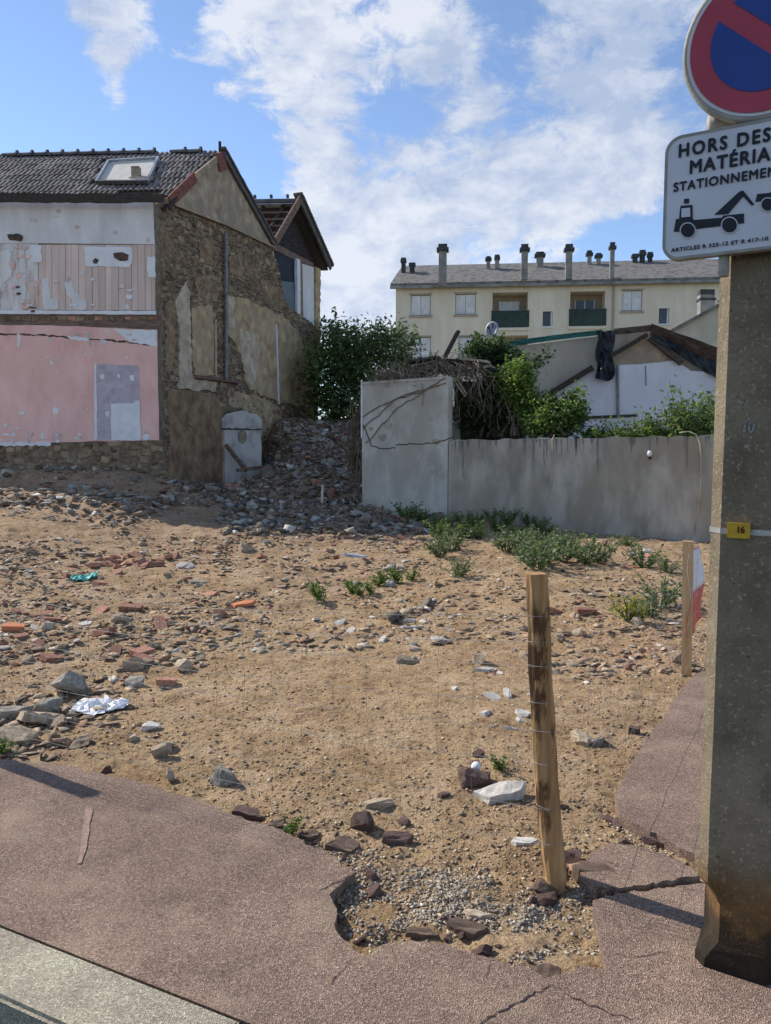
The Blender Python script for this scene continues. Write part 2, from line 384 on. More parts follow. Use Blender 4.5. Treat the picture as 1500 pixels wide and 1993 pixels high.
# ------------------------------------------------------------------ ground sheet
def build_ground():
    nr, nc = 520, 470
    ys = np.concatenate([np.array([-3.0, -1, 0.6, 1.2]), np.geomspace(1.6, 25.5, nr - 6), np.array([28.0, 34.0])])
    us = np.linspace(-.72, .72, nc)
    Y = np.repeat(ys[:, None], nc, 1); X = us[None, :] * np.maximum(Y, 0) + np.sign(us)[None, :] * np.abs(us)[None, :] ** 3 * 8 * (Y < 3) 
    X = us[None, :] * (np.maximum(Y, 0.6) + 0.6)
    Z = hgt(X.ravel(), Y.ravel()).reshape(X.shape)
    # soil tone: warm sand near, greyer rubble soil farther back and in the gap
    far = sst(8.0, 13.0, Y + (fbm(X, Y, .6, 4, 4) - .5) * 5)
    left = sst(-1.0, -3.0, X + (fbm(X, Y, .8, 4, 6) - .5) * 2.5) * sst(4.0, 6.0, Y)
    patch = sst(.52, .62, fbm(X, Y, .9, 5, 2))
    g = np.clip(np.maximum(np.maximum(far * .75, left * .35), patch * .55), 0, 1)
    sand = np.array([1.04, 1.0, .95]); grey = np.array([.86, .83, .88])
    g = g * (1 - .8 * np.exp(-((X - .3) / 1.7) ** 2 - ((Y - 5.0) / 1.9) ** 2))
    C = sand[None, None, :] * (1 - g[..., None]) + grey[None, None, :] * g[..., None]
    gap = sst(16.0, 18.0, Y)
    C = C * (1 - gap[..., None]) + np.array([.62, .62, .66])[None, None, :] * gap[..., None]
    V = np.stack([X, Y, Z], -1).reshape(-1, 3)
    i = np.arange(len(ys) - 1)[:, None] * nc + np.arange(nc - 1)[None, :]
    Fq = np.stack([i, i + 1, i + nc + 1, i + nc], -1).reshape(-1, 4)
    obj('ground', mesh_np('ground', V, Fq, C.reshape(-1, 3), smooth=True), M_GROUND, kind='structure')
    b = MB(); R = 900
    b.add([(-R, -R, -.35), (R, -R, -.35), (R, R, -.35), (-R, R, -.35)], [(0, 1, 2, 3)])
    b.build('terrain', pm('far ground', (.16, .15, .09), (.24, .22, .14), .5, bump=0), kind='structure')
build_ground()

# ------------------------------------------------------------------ pavement, kerb, road
def slab(name, pxs, parent=None, top=0.0, thick=.06, seed=0, step=14, amp=3, extra=None, tilt=None):
    pts = ragged(pxs, step, amp, seed, closed=False)
    P = [onz(x, y, top) for x, y in pts] + (extra or [])
    if tilt:
        c = sum(P, Vector()) / len(P); P = [p + Vector((0, 0, (p - c).dot(Vector(tilt)))) for p in P]
    b = MB(); b.prism(P, (0, 0, -thick))
    return b.build(name, M_PAVE, parent, **({} if parent else {'kind': 'structure'}))
A_PX = [(-260, 1440), (0, 1478), (60, 1484), (130, 1489), (200, 1506), (270, 1522), (330, 1541), (400, 1562), (440, 1581), (480, 1597), (530, 1608), (580, 1633),
        (630, 1655), (665, 1684), (692, 1697), (668, 1716), (640, 1740), (655, 1768), (650, 1800), (662, 1822), (690, 1850), (715, 1861), (745, 1838), (800, 1830),
        (860, 1836), (905, 1850), (950, 1864), (985, 1873), (1030, 1881), (1062, 1902), (1100, 1895), (1135, 1880), (1185, 1888), (1170, 1835), (1158, 1790), (1153, 1752),
        (1200, 1738), (1290, 1729), (1360, 1719), (1640, 1700)]
far_r = onz(1640, 1700, 0); kr = KA + KD * 5.2; kl = KA - KD * 4.0
PAV = slab('pavement', A_PX, seed=3, step=9, amp=3.2, extra=[far_r + Vector((1.2, -1.6, 0)), kr + Vector((0, 0, 0)), kl])
C_PX = [(1206, 1582), (1198, 1556), (1200, 1536), (1222, 1498), (1248, 1455), (1272, 1418), (1300, 1385), (1330, 1336), (1352, 1312), (1372, 1300), (1640, 1296), (1760, 1340), (1760, 1690), (1640, 1684),
        (1360, 1668), (1322, 1650), (1285, 1626), (1240, 1604)]
slab('pavement', C_PX, seed=5, step=10, amp=2.5, top=.004)
B_PX = [(1128, 1700), (1146, 1662), (1195, 1641), (1250, 1650), (1300, 1668), (1346, 1690), (1362, 1704), (1300, 1713), (1215, 1724), (1160, 1722)]
slab('pavement', B_PX, seed=9, step=10, amp=2.5, top=.012, tilt=(.02, .03, 0))
# cracks across the asphalt, thin open lines
M_CRACK = pm('crack', (.03, .02, .02), (.06, .04, .04), 30, bump=0)
def crack(pxs, w, seed):
    r = random.Random(seed); pts = ragged(pxs, 9, 3.5, seed, closed=False); P = [onz(x, y, .0022) for x, y in pts]; L_, R_ = [], []
    for i, p in enumerate(P):
        d = (P[min(i + 1, len(P) - 1)] - P[max(i - 1, 0)]); d.z = 0; d.normalize(); nn = Vector((-d.y, d.x, 0)); ww = w * r.uniform(.25, 1.0) * min(1, .3 + 3 * min(i, len(P) - 1 - i) / len(P))
        L_.append(p + nn * ww); R_.append(p - nn * ww)
    k = len(P); b = MB(); b.add(L_ + R_, [(i, i + 1, k + i + 1, k + i) for i in range(k - 1)])
    b.build('crack', M_CRACK, PAV)
crack([(1075, 1915), (1010, 1950), (945, 1985), (925, 2010)], .004, 1); crack([(1085, 1920), (1110, 1940), (1180, 1968), (1230, 1985)], .003, 2)
crack([(955, 1870), (950, 1890), (946, 1905)], .002, 3); crack([(690, 1862), (670, 1885), (640, 1920)], .002, 4); crack([(1190, 1855), (1240, 1862), (1300, 1850)], .002, 6)
crack([(615, 1738), (660, 1715), (690, 1700)], .004, 7)
for i, q in enumerate([[(1262, 1470), (1240, 1540), (1225, 1590)], [(1352, 1400), (1310, 1480), (1270, 1590)], [(1200, 1552), (1290, 1540), (1350, 1535)]]): crack(q, .0022, 20 + i)
b = MB(); P = [onz(x, y, .0045) for x, y in ragged([(166, 1572), (180, 1572), (174, 1610), (168, 1650), (158, 1680), (150, 1680), (157, 1640)], 7, 1.6, 4)]
b.add(P, [tuple(range(len(P)))]); b.build('paint_streak', pm('worn pink paint', (.235, .165, .13), (.34, .225, .18), 60, bump=.3, lo=.42, hi=.60), PAV)
# kerb stones
KW = .235
kerb = bpy.data.objects.new('kerb', None); COL.objects.link(kerb); kerb['kind'] = 'structure'; WL['kerb'] = Vector((0, 0, 0))
t = -4.0
while t < 5.0:
    b = MB(); c = KA + KD * (t + .4965) - KN * (KW / 2 + .004); c.z = -.12
    b.obox(c, KD * .4955, KN * KW / 2, Vector((0, 0, .126)))
    me = b.mesh('kerb_stone'); bm = bmesh.new(); bm.from_mesh(me); bmesh.ops.bevel(bm, geom=bm.edges[:], offset=.012, segments=2, affect='EDGES'); bm.to_mesh(me); bm.free()
    obj('kerb_stone', me, M_KERB, kerb); t += 1.0
b = MB(); a0 = KA - KN * (KW - .05) - KD * 12; a1 = KA - KN * (KW - .05) + KD * 12
Q = [a0, a1, a1 - KN * 9, a0 - KN * 9]; b.add([(p.x, p.y, -.115) for p in Q], [(0, 1, 2, 3)]); b.build('road', M_ROAD_SHADE, kind='structure')

# ================================================================== demolished house
M_MORTAR = pm('earth mortar', (.14, .105, .07), (.27, .21, .145), 6, bump=.7, bscale=25)
M_WSTONE = pm('wall stone', (.155, .105, .062), (.36, .26, .16), 7, bump=.8, rnd=.35, c3=(.265, .19, .12))
M_WSTUFF = pm('wall stone mix', (.7, .7, .7), (1.15, 1.15, 1.15), 12, bump=.7, vc=True)
M_CEMENT = pm('grey cement render', (.275, .205, .14), (.49, .39, .28), 4, bump=.7, bscale=30, big=(.30, .245, .18), bigscale=1.4, c3=(.39, .30, .21), detail=9, specks=((8, .64, (.22, .17, .12)), (25, .67, (.48, .41, .32))))
M_OCHRE = pm('ochre lime plaster', (.31, .21, .115), (.58, .435, .265), 3.2, bump=.6, bscale=28, big=(.40, .30, .20), bigscale=1.7, c3=(.45, .325, .19), detail=9, specks=((7, .64, (.24, .18, .12)), (20, .68, (.55, .48, .37))))
M_OCHRE2 = pm('pale lime plaster', (.37, .285, .195), (.64, .535, .395), 3.5, bump=.5, bscale=25, c3=(.52, .415, .295), detail=9, specks=((9, .66, (.30, .23, .15)),))
M_EARTHR = pm('brown earth render', (.175, .114, .064), (.37, .255, .152), 4, bump=.7, bscale=22, big=(.105, .08, .058))
M_WHITE = pm('upper white plaster', (.60, .57, .565), (.80, .775, .77), 2.2, bump=.25, big=(.66, .61, .58), bigscale=1.3, stretch=(1.3, 1, .4), lo=.3, hi=.7, specks=((9, .66, (.50, .46, .43)), (24, .69, (.38, .34, .31))))
M_BOARD = pm('pinkish beige boards', (.58, .445, .385), (.74, .585, .51), 3, bump=.2, stretch=(1, 1, .2), rnd=.10, specks=((8, .68, (.48, .36, .31)),))
M_WORN = pm('worn white plaster', (.46, .36, .31), (.78, .74, .72), 4.2, bump=.4, stretch=(1.8, 1, .5), c3=(.66, .595, .56), detail=10, specks=((7, .64, (.50, .32, .27)), (16, .67, (.33, .27, .23))))
M_PINK = pm('pink plaster', (.72, .41, .36), (.86, .56, .505), 2.3, bump=.35, bscale=18, stretch=(1.2, 1, .6), c3=(.82, .495, .44), big=(.78, .49, .42), bigscale=1.1, detail=10, specks=((11, .70, (.64, .37, .31)), (30, .72, (.80, .70, .64))))
M_LAV = pm('lavender grey plaster', (.40, .34, .38), (.55, .485, .53), 5, bump=.3, specks=((13, .66, (.62, .58, .60)),))
M_CLEAN = pm('clean white plaster', (.68, .675, .70), (.79, .785, .80), 4, bump=.2, specks=((12, .68, (.56, .53, .51)),))
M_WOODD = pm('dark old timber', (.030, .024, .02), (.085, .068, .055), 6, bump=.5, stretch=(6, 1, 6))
M_WOODB = pm('brown joist timber', (.12, .075, .055), (.26, .17, .125), 5, bump=.5, stretch=(1, 1, 4), c3=(.18, .125, .10))
M_TILE = pm('weathered roof tile', (.115, .098, .09), (.27, .235, .215), 9, bump=.4, rnd=.35, c3=(.19, .162, .148))
M_RIDGE = pm('ridge tile', (.075, .068, .066), (.16, .145, .138), 9, bump=.4, rnd=.2)
M_RED = pm('red verge paint', (.16, .06, .05), (.27, .105, .085), 10, bump=.3)
M_ZINC = pm('zinc sheet', (.22, .24, .27), (.42, .45, .49), 4, rough=.5, bump=.1, metal=.3)
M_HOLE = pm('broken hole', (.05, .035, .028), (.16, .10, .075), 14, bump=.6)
M_PIPE = pm('grey pipe', (.16, .155, .15), (.27, .265, .255), 8, rough=.6, bump=.1)

def poly(pl, pts, off, name, mat, parent, lift=0.0, step=None, amp=3, seed=1):
    """a sheet traced on a wall plane, with its own thickness"""
    if step: pts = ragged(pts, step, amp, seed)
    P = [hit(pl, x, y) + pl[1] * lift for x, y in pts]
    b = MB(); b.prism(P, -pl[1] * off); return b.build(name, mat, parent)

HOUSE = thing('demolished_house', 'old tiled house cut open, pink and white room walls showing beside a stone gable wall', 'house', (HC.x, HC.y, .9))
# load-bearing walls
f_l = -200
WALLF = poly(FRONT, [(f_l, 388), (300, 394), (312, 900), (318, 960), (f_l, 975)], .45, 'front_wall', M_MORTAR, HOUSE)
side_px = [(306, 396), (330, 386), (428, 302), (521, 466), (541, 520), (552, 575), (566, 602), (598, 622), (622, 641), (623, 720), (619, 800), (610, 900), (560, 975), (430, 985), (318, 965)]
WALLS = poly(SIDE, ragged(side_px, 12, 1.2, 3), .45, 'side_wall', M_MORTAR, HOUSE, lift=-.01)

# stones of the side wall
def wall_stones(pl, adir, region_px, holes_px, parent, sw, sh, nmax, seed, name='stone', tone=(1, 1, 1), dens=150):
    r = random.Random(seed)
    pts = [hit(pl, x, y) for x, y in region_px]; o = pl[0]
    A = [((p - o).dot(adir), p.z) for p in pts]
    HP = [[((hit(pl, x, y) - o).dot(adir), hit(pl, x, y).z) for x, y in h] for h in holes_px]
    a0, a1 = min(p[0] for p in A), max(p[0] for p in A); z0, z1 = min(p[1] for p in A), max(p[1] for p in A)
    items = []; cell = .12; grid = {}
    area = (a1 - a0) * (z1 - z0)
    for t_ in range(int(area * dens * 3)):
        ca, cz = r.uniform(a0, a1), r.uniform(z0, z1); w = sw[0] + (sw[1] - sw[0]) * r.random() ** 1.7; h = min(w * r.uniform(.4, .95), sh[1])
        if not inpoly(A, ca, cz) or any(inpoly(q, ca, cz) for q in HP): continue
        ci, cj = int(ca / cell), int(cz / cell); ok = True
        for di in (-2, -1, 0, 1, 2):
            for dj in (-2, -1, 0, 1, 2):
                for (oa, oz, ow, oh) in grid.get((ci + di, cj + dj), ()):
                    if abs(oa - ca) < (ow + w) * .42 and abs(oz - cz) < (oh + h) * .42: ok = False; break
                if not ok: break
            if not ok: break
        if ok: grid.setdefault((ci, cj), []).append((ca, cz, w, h)); items.append((w * h, ca, cz, w, h))
    items.sort(reverse=True)
    SV, SF, SC = [], [], []
    for k, (_, ca, cz, w, h) in enumerate(items):
        j = lambda s: r.uniform(-s, s)
        d = r.uniform(.008, .034); c = o + adir * ca; c = Vector((c.x, c.y, cz)); nrm = pl[1]
        base = [(-w / 2 + j(w * .14), -h / 2 + j(h * .22)), (j(w * .25), -h / 2 + j(h * .18)), (w / 2 + j(w * .14), -h / 2 + j(h * .22)), (w / 2 + j(w * .12), h / 2 + j(h * .22)), (j(w * .25), h / 2 + j(h * .18)), (-w / 2 + j(w * .12), h / 2 + j(h * .22))]; tw = j(.16); base = [(x * math.cos(tw) - y * math.sin(tw), x * math.sin(tw) + y * math.cos(tw)) for x, y in base]
        V = [adir * x + Vector((0, 0, y)) for x, y in base] + [adir * (x * .72 + j(w * .04)) + Vector((0, 0, y * .72 + j(h * .04))) + nrm * (d * r.uniform(.75, 1.2)) for x, y in base]
        V = [v - nrm * .012 if i < 6 else v for i, v in enumerate(V)]
        Fs = [(6, 7, 8, 9, 10, 11)] + [(i, (i + 1) % 6, (i + 1) % 6 + 6, i + 6) for i in range(6)]
        if k < nmax:
            b = MB(); b.add(V, Fs); me = b.mesh(name, recalc=False); o_ = bpy.data.objects.new(name, me); me.materials.append(M_WSTONE); o_.location = c; link(o_, parent)
        else:
            n = len(SV); cc = r.choice([(.25, .18, .115), (.32, .235, .15), (.175, .125, .085), (.41, .31, .21), (.29, .17, .115), (.21, .165, .125), (.35, .275, .19)]); q = r.uniform(.7, 1.15)
            SV += [v + c for v in V]; SC += [tuple(x * q * t for x, t in zip(cc, tone))] * 12
            SF += [tuple(n + i for i in t3) for t3 in ((6, 7, 8), (6, 8, 9), (6, 9, 10), (6, 10, 11))]
            for i in range(6): SF += [(n + i, n + (i + 1) % 6, n + (i + 1) % 6 + 6), (n + i, n + (i + 1) % 6 + 6, n + i + 6)]
    if SV: obj('stonework', mesh_np('stonework', np.array([tuple(v) for v in SV]), np.array(SF), np.array(SC)), M_WSTUFF, parent, kind='stuff')
gable = [(338, 390), (428, 306), (517, 463), (528, 482), (436, 438), (340, 402)]
tall_patch = [(352, 560), (362, 545), (366, 600), (370, 725), (376, 737), (420, 745), (418, 762), (345, 757), (347, 640), (338, 590)]
inner_patch = [(372, 600), (412, 590), (416, 730), (380, 735), (372, 700)]
mid_patch = [(436, 572), (470, 580), (520, 602), (560, 622), (585, 660), (600, 700), (596, 790), (545, 785), (500, 765), (482, 758), (474, 730), (466, 690), (450, 660), (436, 648)]
low_patch = [(322, 762), (345, 758), (415, 765), (425, 790), (432, 800), (432, 985), (318, 965), (330, 860)]
wall_stones(SIDE, SD, side_px, [gable, tall_patch, mid_patch, inner_patch], WALLS, (.06, .34), (.07, .17), 290, 5)
# plaster layers on the side wall
poly(SIDE, gable, .06, 'gable_render', M_CEMENT, HOUSE, lift=.05, step=14, amp=1.3, seed=2)
poly(SIDE, tall_patch, .05, 'plaster_patch', M_OCHRE2, HOUSE, lift=.045, step=7, amp=2.2, seed=3)
poly(SIDE, inner_patch, .05, 'plaster_patch', M_OCHRE, HOUSE, lift=.03, step=7, amp=2.2, seed=4)
poly(SIDE, mid_patch, .05, 'plaster_patch', M_OCHRE, HOUSE, lift=.04, step=7, amp=2.6, seed=5)
poly(SIDE, [(462, 640), (500, 650), (502, 690), (496, 730), (488, 752), (476, 740), (468, 690), (462, 665)], .03, 'plaster_patch', M_OCHRE2, HOUSE, lift=.052, step=6, amp=2.5, seed=6)
poly(SIDE, [(440, 575), (452, 580), (455, 640), (442, 636)], .03, 'plaster_patch', M_OCHRE2, HOUSE, lift=.05, step=6, amp=2, seed=8)
poly(SIDE, low_patch, .05, 'earth_render', M_EARTHR, HOUSE, lift=.035, step=8, amp=2.4, seed=7)
for k, q in enumerate(([(308, 440), (330, 452), (326, 480), (350, 500), (338, 545), (318, 520), (322, 560), (312, 540)], [(442, 500), (470, 492), (505, 515), (500, 540), (468, 548), (446, 530)], [(375, 540), (405, 535), (425, 560), (420, 590), (385, 588)], [(505, 545), (545, 560), (560, 600), (530, 600), (508, 580)],
                       [(385, 470), (410, 462), (420, 490), (408, 515), (388, 505)], [(320, 590), (336, 585), (340, 650), (336, 720), (322, 735)], [(440, 760), (500, 770), (540, 790), (560, 830), (520, 860), (470, 795), (445, 790)], [(560, 640), (600, 650), (612, 690), (590, 740), (600, 690)])):
    poly(SIDE, q, .03, 'earth_smear', M_EARTHR if k != 6 else M_OCHRE, HOUSE, lift=.022, step=4, amp=3.2, seed=500 + k)
# old roof line, pipe, thin white battens
b = MB(); b.bar(hit(SIDE, 334, 398) + SN * .07, hit(SIDE, 432, 436) + SN * .07, .05, .06); b.bar(hit(SIDE, 432, 436) + SN * .07, hit(SIDE, 530, 482) + SN * .07, .05, .05); b.build('flashing_line', M_CEMENT, HOUSE)
b = MB(); b.tube([hit(SIDE, 433, 455) + SN * .09, hit(SIDE, 434, 600) + SN * .09, hit(SIDE, 434, 737) + SN * .09], .045, 8); b.build('flue_pipe', M_PIPE, HOUSE)
for (x0, y0, x1, y1, w) in ((534, 632, 539, 786, .06), (594, 760, 595, 792, .07), (415, 622, 416, 728, .05)):
    b = MB(); b.bar(hit(SIDE, x0, y0) + SN * .06, hit(SIDE, x1, y1) + SN * .06, w, .03, SN); b.build('white_batten', M_OCHRE2 if x0 == 415 else M_CLEAN, HOUSE)
b = MB(); b.bar(hit(SIDE, 374, 733) + SN * .08, hit(SIDE, 460, 744) + SN * .08, .10, .07); b.build('timber_ledge', M_WOODB, HOUSE)

# front wall: rooms of the vanished half
poly(FRONT, [(f_l, 392), (298, 394), (301, 476), (75, 474), (f_l, 474)], .04, 'upper_plaster', M_WHITE, HOUSE, lift=.03)
poly(FRONT, [(f_l, 474.6), (74.5, 474.6), (76, 606), (f_l, 604)], .04, 'worn_plaster', M_WORN, HOUSE, lift=.028)
x = 76.0; i = 0
while x < 300:
    w = random.Random(i).uniform(11.5, 14.5); x1 = min(x + w - .7, 302)
    if x1 - x > 3: poly(FRONT, [(x, 477), (x1, 477), (x1 + .5, 604), (x + .5, 604)], .03, 'wall_board', M_BOARD, HOUSE, lift=.026 + .008 * (i % 2))
    x += w; i += 1
poly(FRONT, [(165, 481), (258, 482), (258, 512), (252, 521), (168, 519)], .03, 'tile_backing', M_CLEAN, HOUSE, lift=.05, step=12, amp=1, seed=4)
for k, q in enumerate([[(222, 494), (240, 492), (252, 497), (251, 507), (235, 509), (224, 503)], [(182, 508), (188, 503), (194, 507), (191, 514), (184, 514)], [(16, 458), (38, 456), (47, 462), (42, 471), (20, 468)], [(62, 605), (70, 604), (70, 609), (62, 609)]]):
    poly(FRONT, q, .01, 'hole', M_HOLE, HOUSE, lift=.056, step=5, amp=1.2, seed=k)
for k, q in enumerate([[(288, 500), (302, 500), (303, 541), (289, 541)], [(60, 478), (82, 478), (82, 511), (60, 510)], [(128, 548), (140, 546), (146, 572), (152, 568), (156, 584), (168, 584), (168, 603), (144, 602), (142, 582), (130, 574)],
                       [(84, 544), (96, 542), (100, 582), (114, 584), (114, 603), (86, 603), (84, 570)], [(40, 480), (50, 480), (52, 590), (40, 592)], [(5, 490), (22, 486), (24, 540), (8, 552)]]):
    poly(FRONT, q, .02, 'plaster_patch', M_CLEAN if k < 2 else M_WHITE, HOUSE, lift=.046, step=6, amp=1.6, seed=20 + k)
poly(FRONT, [(80, 545), (74, 560), (76, 585), (60, 584), (58, 552)], .012, 'plaster_patch', M_BOARD, HOUSE, lift=.036, step=5, amp=2, seed=33)
poly(FRONT, [(f_l, 604.5), (304, 605.5), (304, 613), (f_l, 610.5)], .06, 'white_baseboard', M_CLEAN, HOUSE, lift=.055, step=10, amp=.6)
# floor strip with joist timber and bricks
poly(FRONT, [(f_l, 611.5), (312, 613.5), (316, 636), (f_l, 632)], .05, 'floor_joist', M_WOODB, HOUSE, lift=.02, step=14, amp=1.2, seed=3)
r_ = random.Random(4); x = -20
while x < 300:
    w = r_.uniform(10, 22); poly(FRONT, [(x, 615 + r_.uniform(0, 3)), (x + w - 2, 615.5 + r_.uniform(0, 3)), (x + w - 2, 622 + r_.uniform(0, 5)), (x, 622 + r_.uniform(0, 5))], .03, 'brick', r_.choice([M_BRICK, M_WOODB, M_WSTONE]), HOUSE, lift=.035); x += w
poly(FRONT, [(f_l, 630), (150, 635), (306, 642), (310, 857), (f_l, 866)], .04, 'pink_plaster', M_PINK, HOUSE, lift=.03, step=25, amp=.8, seed=5)
for k, q in enumerate([[(222, 641), (282, 643), (305, 644), (306, 676), (286, 670), (262, 668), (242, 656)], [(f_l, 862), (100, 860), (100, 867), (f_l, 869)], [(130, 655), (160, 657), (176, 660), (168, 665), (140, 661)], [(35, 654), (41, 654), (40, 672), (36, 680)]]):
    poly(FRONT, q, .01, 'plaster_patch', M_CLEAN, HOUSE, lift=.036, step=6, amp=1.8, seed=40 + k)
b = MB(); pts = ragged([(0, 650), (60, 652), (120, 655), (180, 661), (240, 665), (298, 672)], 7, 1.3, 5, closed=False)
for p, q in zip(pts, pts[1:]):
    b.bar(hit(FRONT, *p) - HY * .031, hit(FRONT, *q) - HY * .031, .006, random.Random(p[0]).uniform(.015, .05))
b.build('crack', M_HOLE, HOUSE)
# blocked door
DOOR = poly(FRONT, [(186, 709), (271, 712), (275, 857), (185, 857)], .02, 'blocked_door', M_LAV, HOUSE, lift=.04, step=20, amp=.6, seed=2)
poly(FRONT, [(217, 786), (264, 785), (264, 780), (273, 780), (275, 857), (218, 857)], .012, 'door_patch', M_CLEAN, DOOR, lift=.05, step=12, amp=.8, seed=6)
poly(FRONT, [(185, 707), (189, 709), (191, 855), (185, 857)], .012, 'door_edge', M_CLEAN, DOOR, lift=.052, step=9, amp=.6, seed=7)
for k, (cx, cy, s) in enumerate(((200, 733, 4), (258, 736, 5), (210, 806, 4), (232, 732, 3))): poly(FRONT, [(cx - s, cy - s), (cx + s, cy - s * 1.2), (cx + s * .8, cy + s * 1.4), (cx - s * .6, cy + s)], .008, 'plaster_chip', M_CLEAN, DOOR, lift=.046, step=3, amp=1, seed=60 + k)
for k in range(12):
    cx, cy = random.uniform(5, 300), random.uniform(680, 850); s = random.uniform(1.0, 3.0)
    if 183 < cx < 277 and cy > 705: continue
    poly(FRONT, [(cx - s, cy - s), (cx + s, cy - s * 1.2), (cx + s * .8, cy + s * 1.4), (cx - s * .6, cy + s)], .008, 'plaster_chip', random.choice([M_CLEAN, M_WORN]), HOUSE, lift=.034, step=3, amp=.8, seed=160 + k)
rq = random.Random(77)
for k in range(90):
    band = rq.choice(('pinkedge', 'pinktop', 'pink', 'upper', 'worn', 'worn', 'boards'))
    if band == 'pinkedge': cx, cy = rq.uniform(0, 305), rq.uniform(846, 860)
    elif band == 'pinktop': cx, cy = rq.uniform(0, 300), rq.uniform(642, 672)
    elif band == 'pink': cx, cy = rq.uniform(0, 305), rq.uniform(680, 850)
    elif band == 'upper': cx, cy = rq.uniform(0, 295), rq.uniform(400, 470)
    elif band == 'worn': cx, cy = rq.uniform(0, 74), rq.uniform(480, 600)
    else: cx, cy = rq.uniform(80, 295), rq.uniform(530, 600)
    if 180 < cx < 280 and cy > 700: continue
    sx_, sy_ = rq.uniform(2, 9), rq.uniform(1.5, 8)
    mt = {'pinkedge': (M_WORN, M_WORN, M_CLEAN), 'pinktop': (M_CLEAN, M_WORN, M_WORN), 'pink': (M_WORN, M_CLEAN), 'upper': (M_WORN, M_BOARD), 'worn': (M_BOARD, M_HOLE, M_WHITE, M_PINK), 'boards': (M_CLEAN, M_WORN)}[band]
    q = [(cx + sx_ * math.cos(t * .9), cy + sy_ * math.sin(t * .9) * rq.uniform(.5, 1.2)) for t in range(7)]
    poly(FRONT, q, .012, 'plaster_flake', rq.choice(mt), HOUSE, lift=.0365 + .0004 * (k % 20) + (.012 if band in ('boards', 'worn') else 0), step=2.2, amp=1.1, seed=300 + k)
# foundation stones under the rooms
wall_stones(FRONT, HX, [(f_l, 868), (312, 860), (318, 950), (f_l, 965)], [], WALLF, (.14, .36), (.08, .16), 120, 9)

# ---- roof
PK, EVF, EVR = hit(SIDE, 428, 299), hit(SIDE, 330, 385), hit(SIDE, 521, 465)
LEFT = -HX; LEN = 5.75
def roof_frame(ev, pk):
    d = pk - ev; w = d - HX * d.dot(HX); sl = w.length; w = w / sl; n = HX.cross(w).normalized()
    if n.z < 0: n = -n
    return w, sl, n, d.dot(HX) / sl            # shift: how far the verge moves along HX per unit slope
RW, RL, RN, RS = roof_frame(EVF, PK)
def rp(a, s, lift=0.0):   # a metres left of the verge foot, s metres up the slope
    return EVF + RW * s - HX * a + RN * lift
ROOF = None
b = MB(); over = .40
b.prism([rp(-RS * -over - 0, -over), rp(-RS * RL, RL), rp(LEN, RL), rp(LEN, -over)], -RN * .07)
ROOF = b.build('roof', M_WOODD, HOUSE)
b = MB(); w2 = EVR - PK; P = [PK, EVR + w2.normalized() * .15, EVR + w2.normalized() * .15 - HX * LEN, PK - HX * LEN]
b.prism([p + Vector((0, 0, .03)) for p in P], (0, 0, -.10)); b.build('rear_slope', M_RIDGE, ROOF)
# tile mesh
def tile_mesh():
    w, l = .242, .43; prof = [(0, 0), (.03, .03), (.07, .034), (.10, .006), (.125, .004), (.15, .03), (.19, .034), (.22, .006), (w, .004)]
    V = [(x, 0, z) for x, z in prof] + [(x, l, z + .018 - .03) for x, z in prof] + [(x, 0, z - .022) for x, z in prof]
    k = len(prof); Fs = []
    for i in range(k - 1): Fs += [(i, i + 1, k + i + 1, k + i), (2 * k + i, 2 * k + i + 1, i + 1, i)]
    b = MB(); b.add(V, Fs); m = b.mesh('roof_tile', recalc=False); m.materials.append(M_TILE); return m
TM = tile_mesh(); Rm = Matrix((HX, RW, RN)).transposed().to_4x4()
sky_px = [(213, 316), (308, 311), (288, 358), (180, 358)]
nrow = int((RL + .30) / .37) + 1; cnt = 0
for r in range(nrow):
    s = -.33 + r * .37
    if s > RL - .06: break
    a = -RS * s + .02
    amax = LEN if s > -.1 else LEN
    while a < amax - .2:
        c = rp(a + .25, s, .0); q = rp(a + .125, s + .18)
        v = q - CAM; vd = v.dot(FW); px = CX + F_PX * v.x / vd; py = CY - F_PX * v.dot(UP) / vd
        skip = inpoly([(205, 314), (312, 309), (292, 360), (186, 362)], px, py) or (r < 1 and 150 < px < 330) or (r < 2 and 225 < px < 318) or px < -75
        if not skip:
            o = bpy.data.objects.new('roof_tile', TM)
            jig = Matrix.Rotation(random.uniform(-.02, .02), 4, 'Z') @ Matrix.Rotation(random.uniform(-.015, .02), 4, 'X')
            o.matrix_world = Matrix.Translation(c + RN * (.02 + random.uniform(0, .008))) @ Rm @ jig
            COL.objects.link(o); o.parent = ROOF; o.matrix_parent_inverse = Matrix(); cnt += 1
        a += .247
# ridge tiles
def ridge_mesh():
    b = MB(); V = []; n = 7
    for xx, rr in ((0, .125), (.06, .125), (.061, .11), (.41, .10)):
        V += [(xx, rr * math.cos(math.pi * k / (n - 1)), rr * math.sin(math.pi * k / (n - 1)) - .02) for k in range(n)]
    Fs = [(i * n + k, i * n + k + 1, (i + 1) * n + k + 1, (i + 1) * n + k) for i in range(3) for k in range(n - 1)]
    b.add(V, Fs); b.obox((.03, 0, .11), (.03, 0, 0), (0, .03, 0), (0, 0, .03)); m = b.mesh('ridge_tile'); m.materials.append(M_RIDGE); return m
RDM = ridge_mesh(); Rr = Matrix((-HX, HY, Vector((0, 0, 1)))).transposed().to_4x4()
for k in range(14):
    if k in (0, 3): continue
    o = bpy.data.objects.new('ridge_tile', RDM); o.matrix_world = Matrix.Translation(PK - HX * (.06 + k * .395) + Vector((0, 0, .035))) @ Rr; COL.objects.link(o); o.parent = ROOF
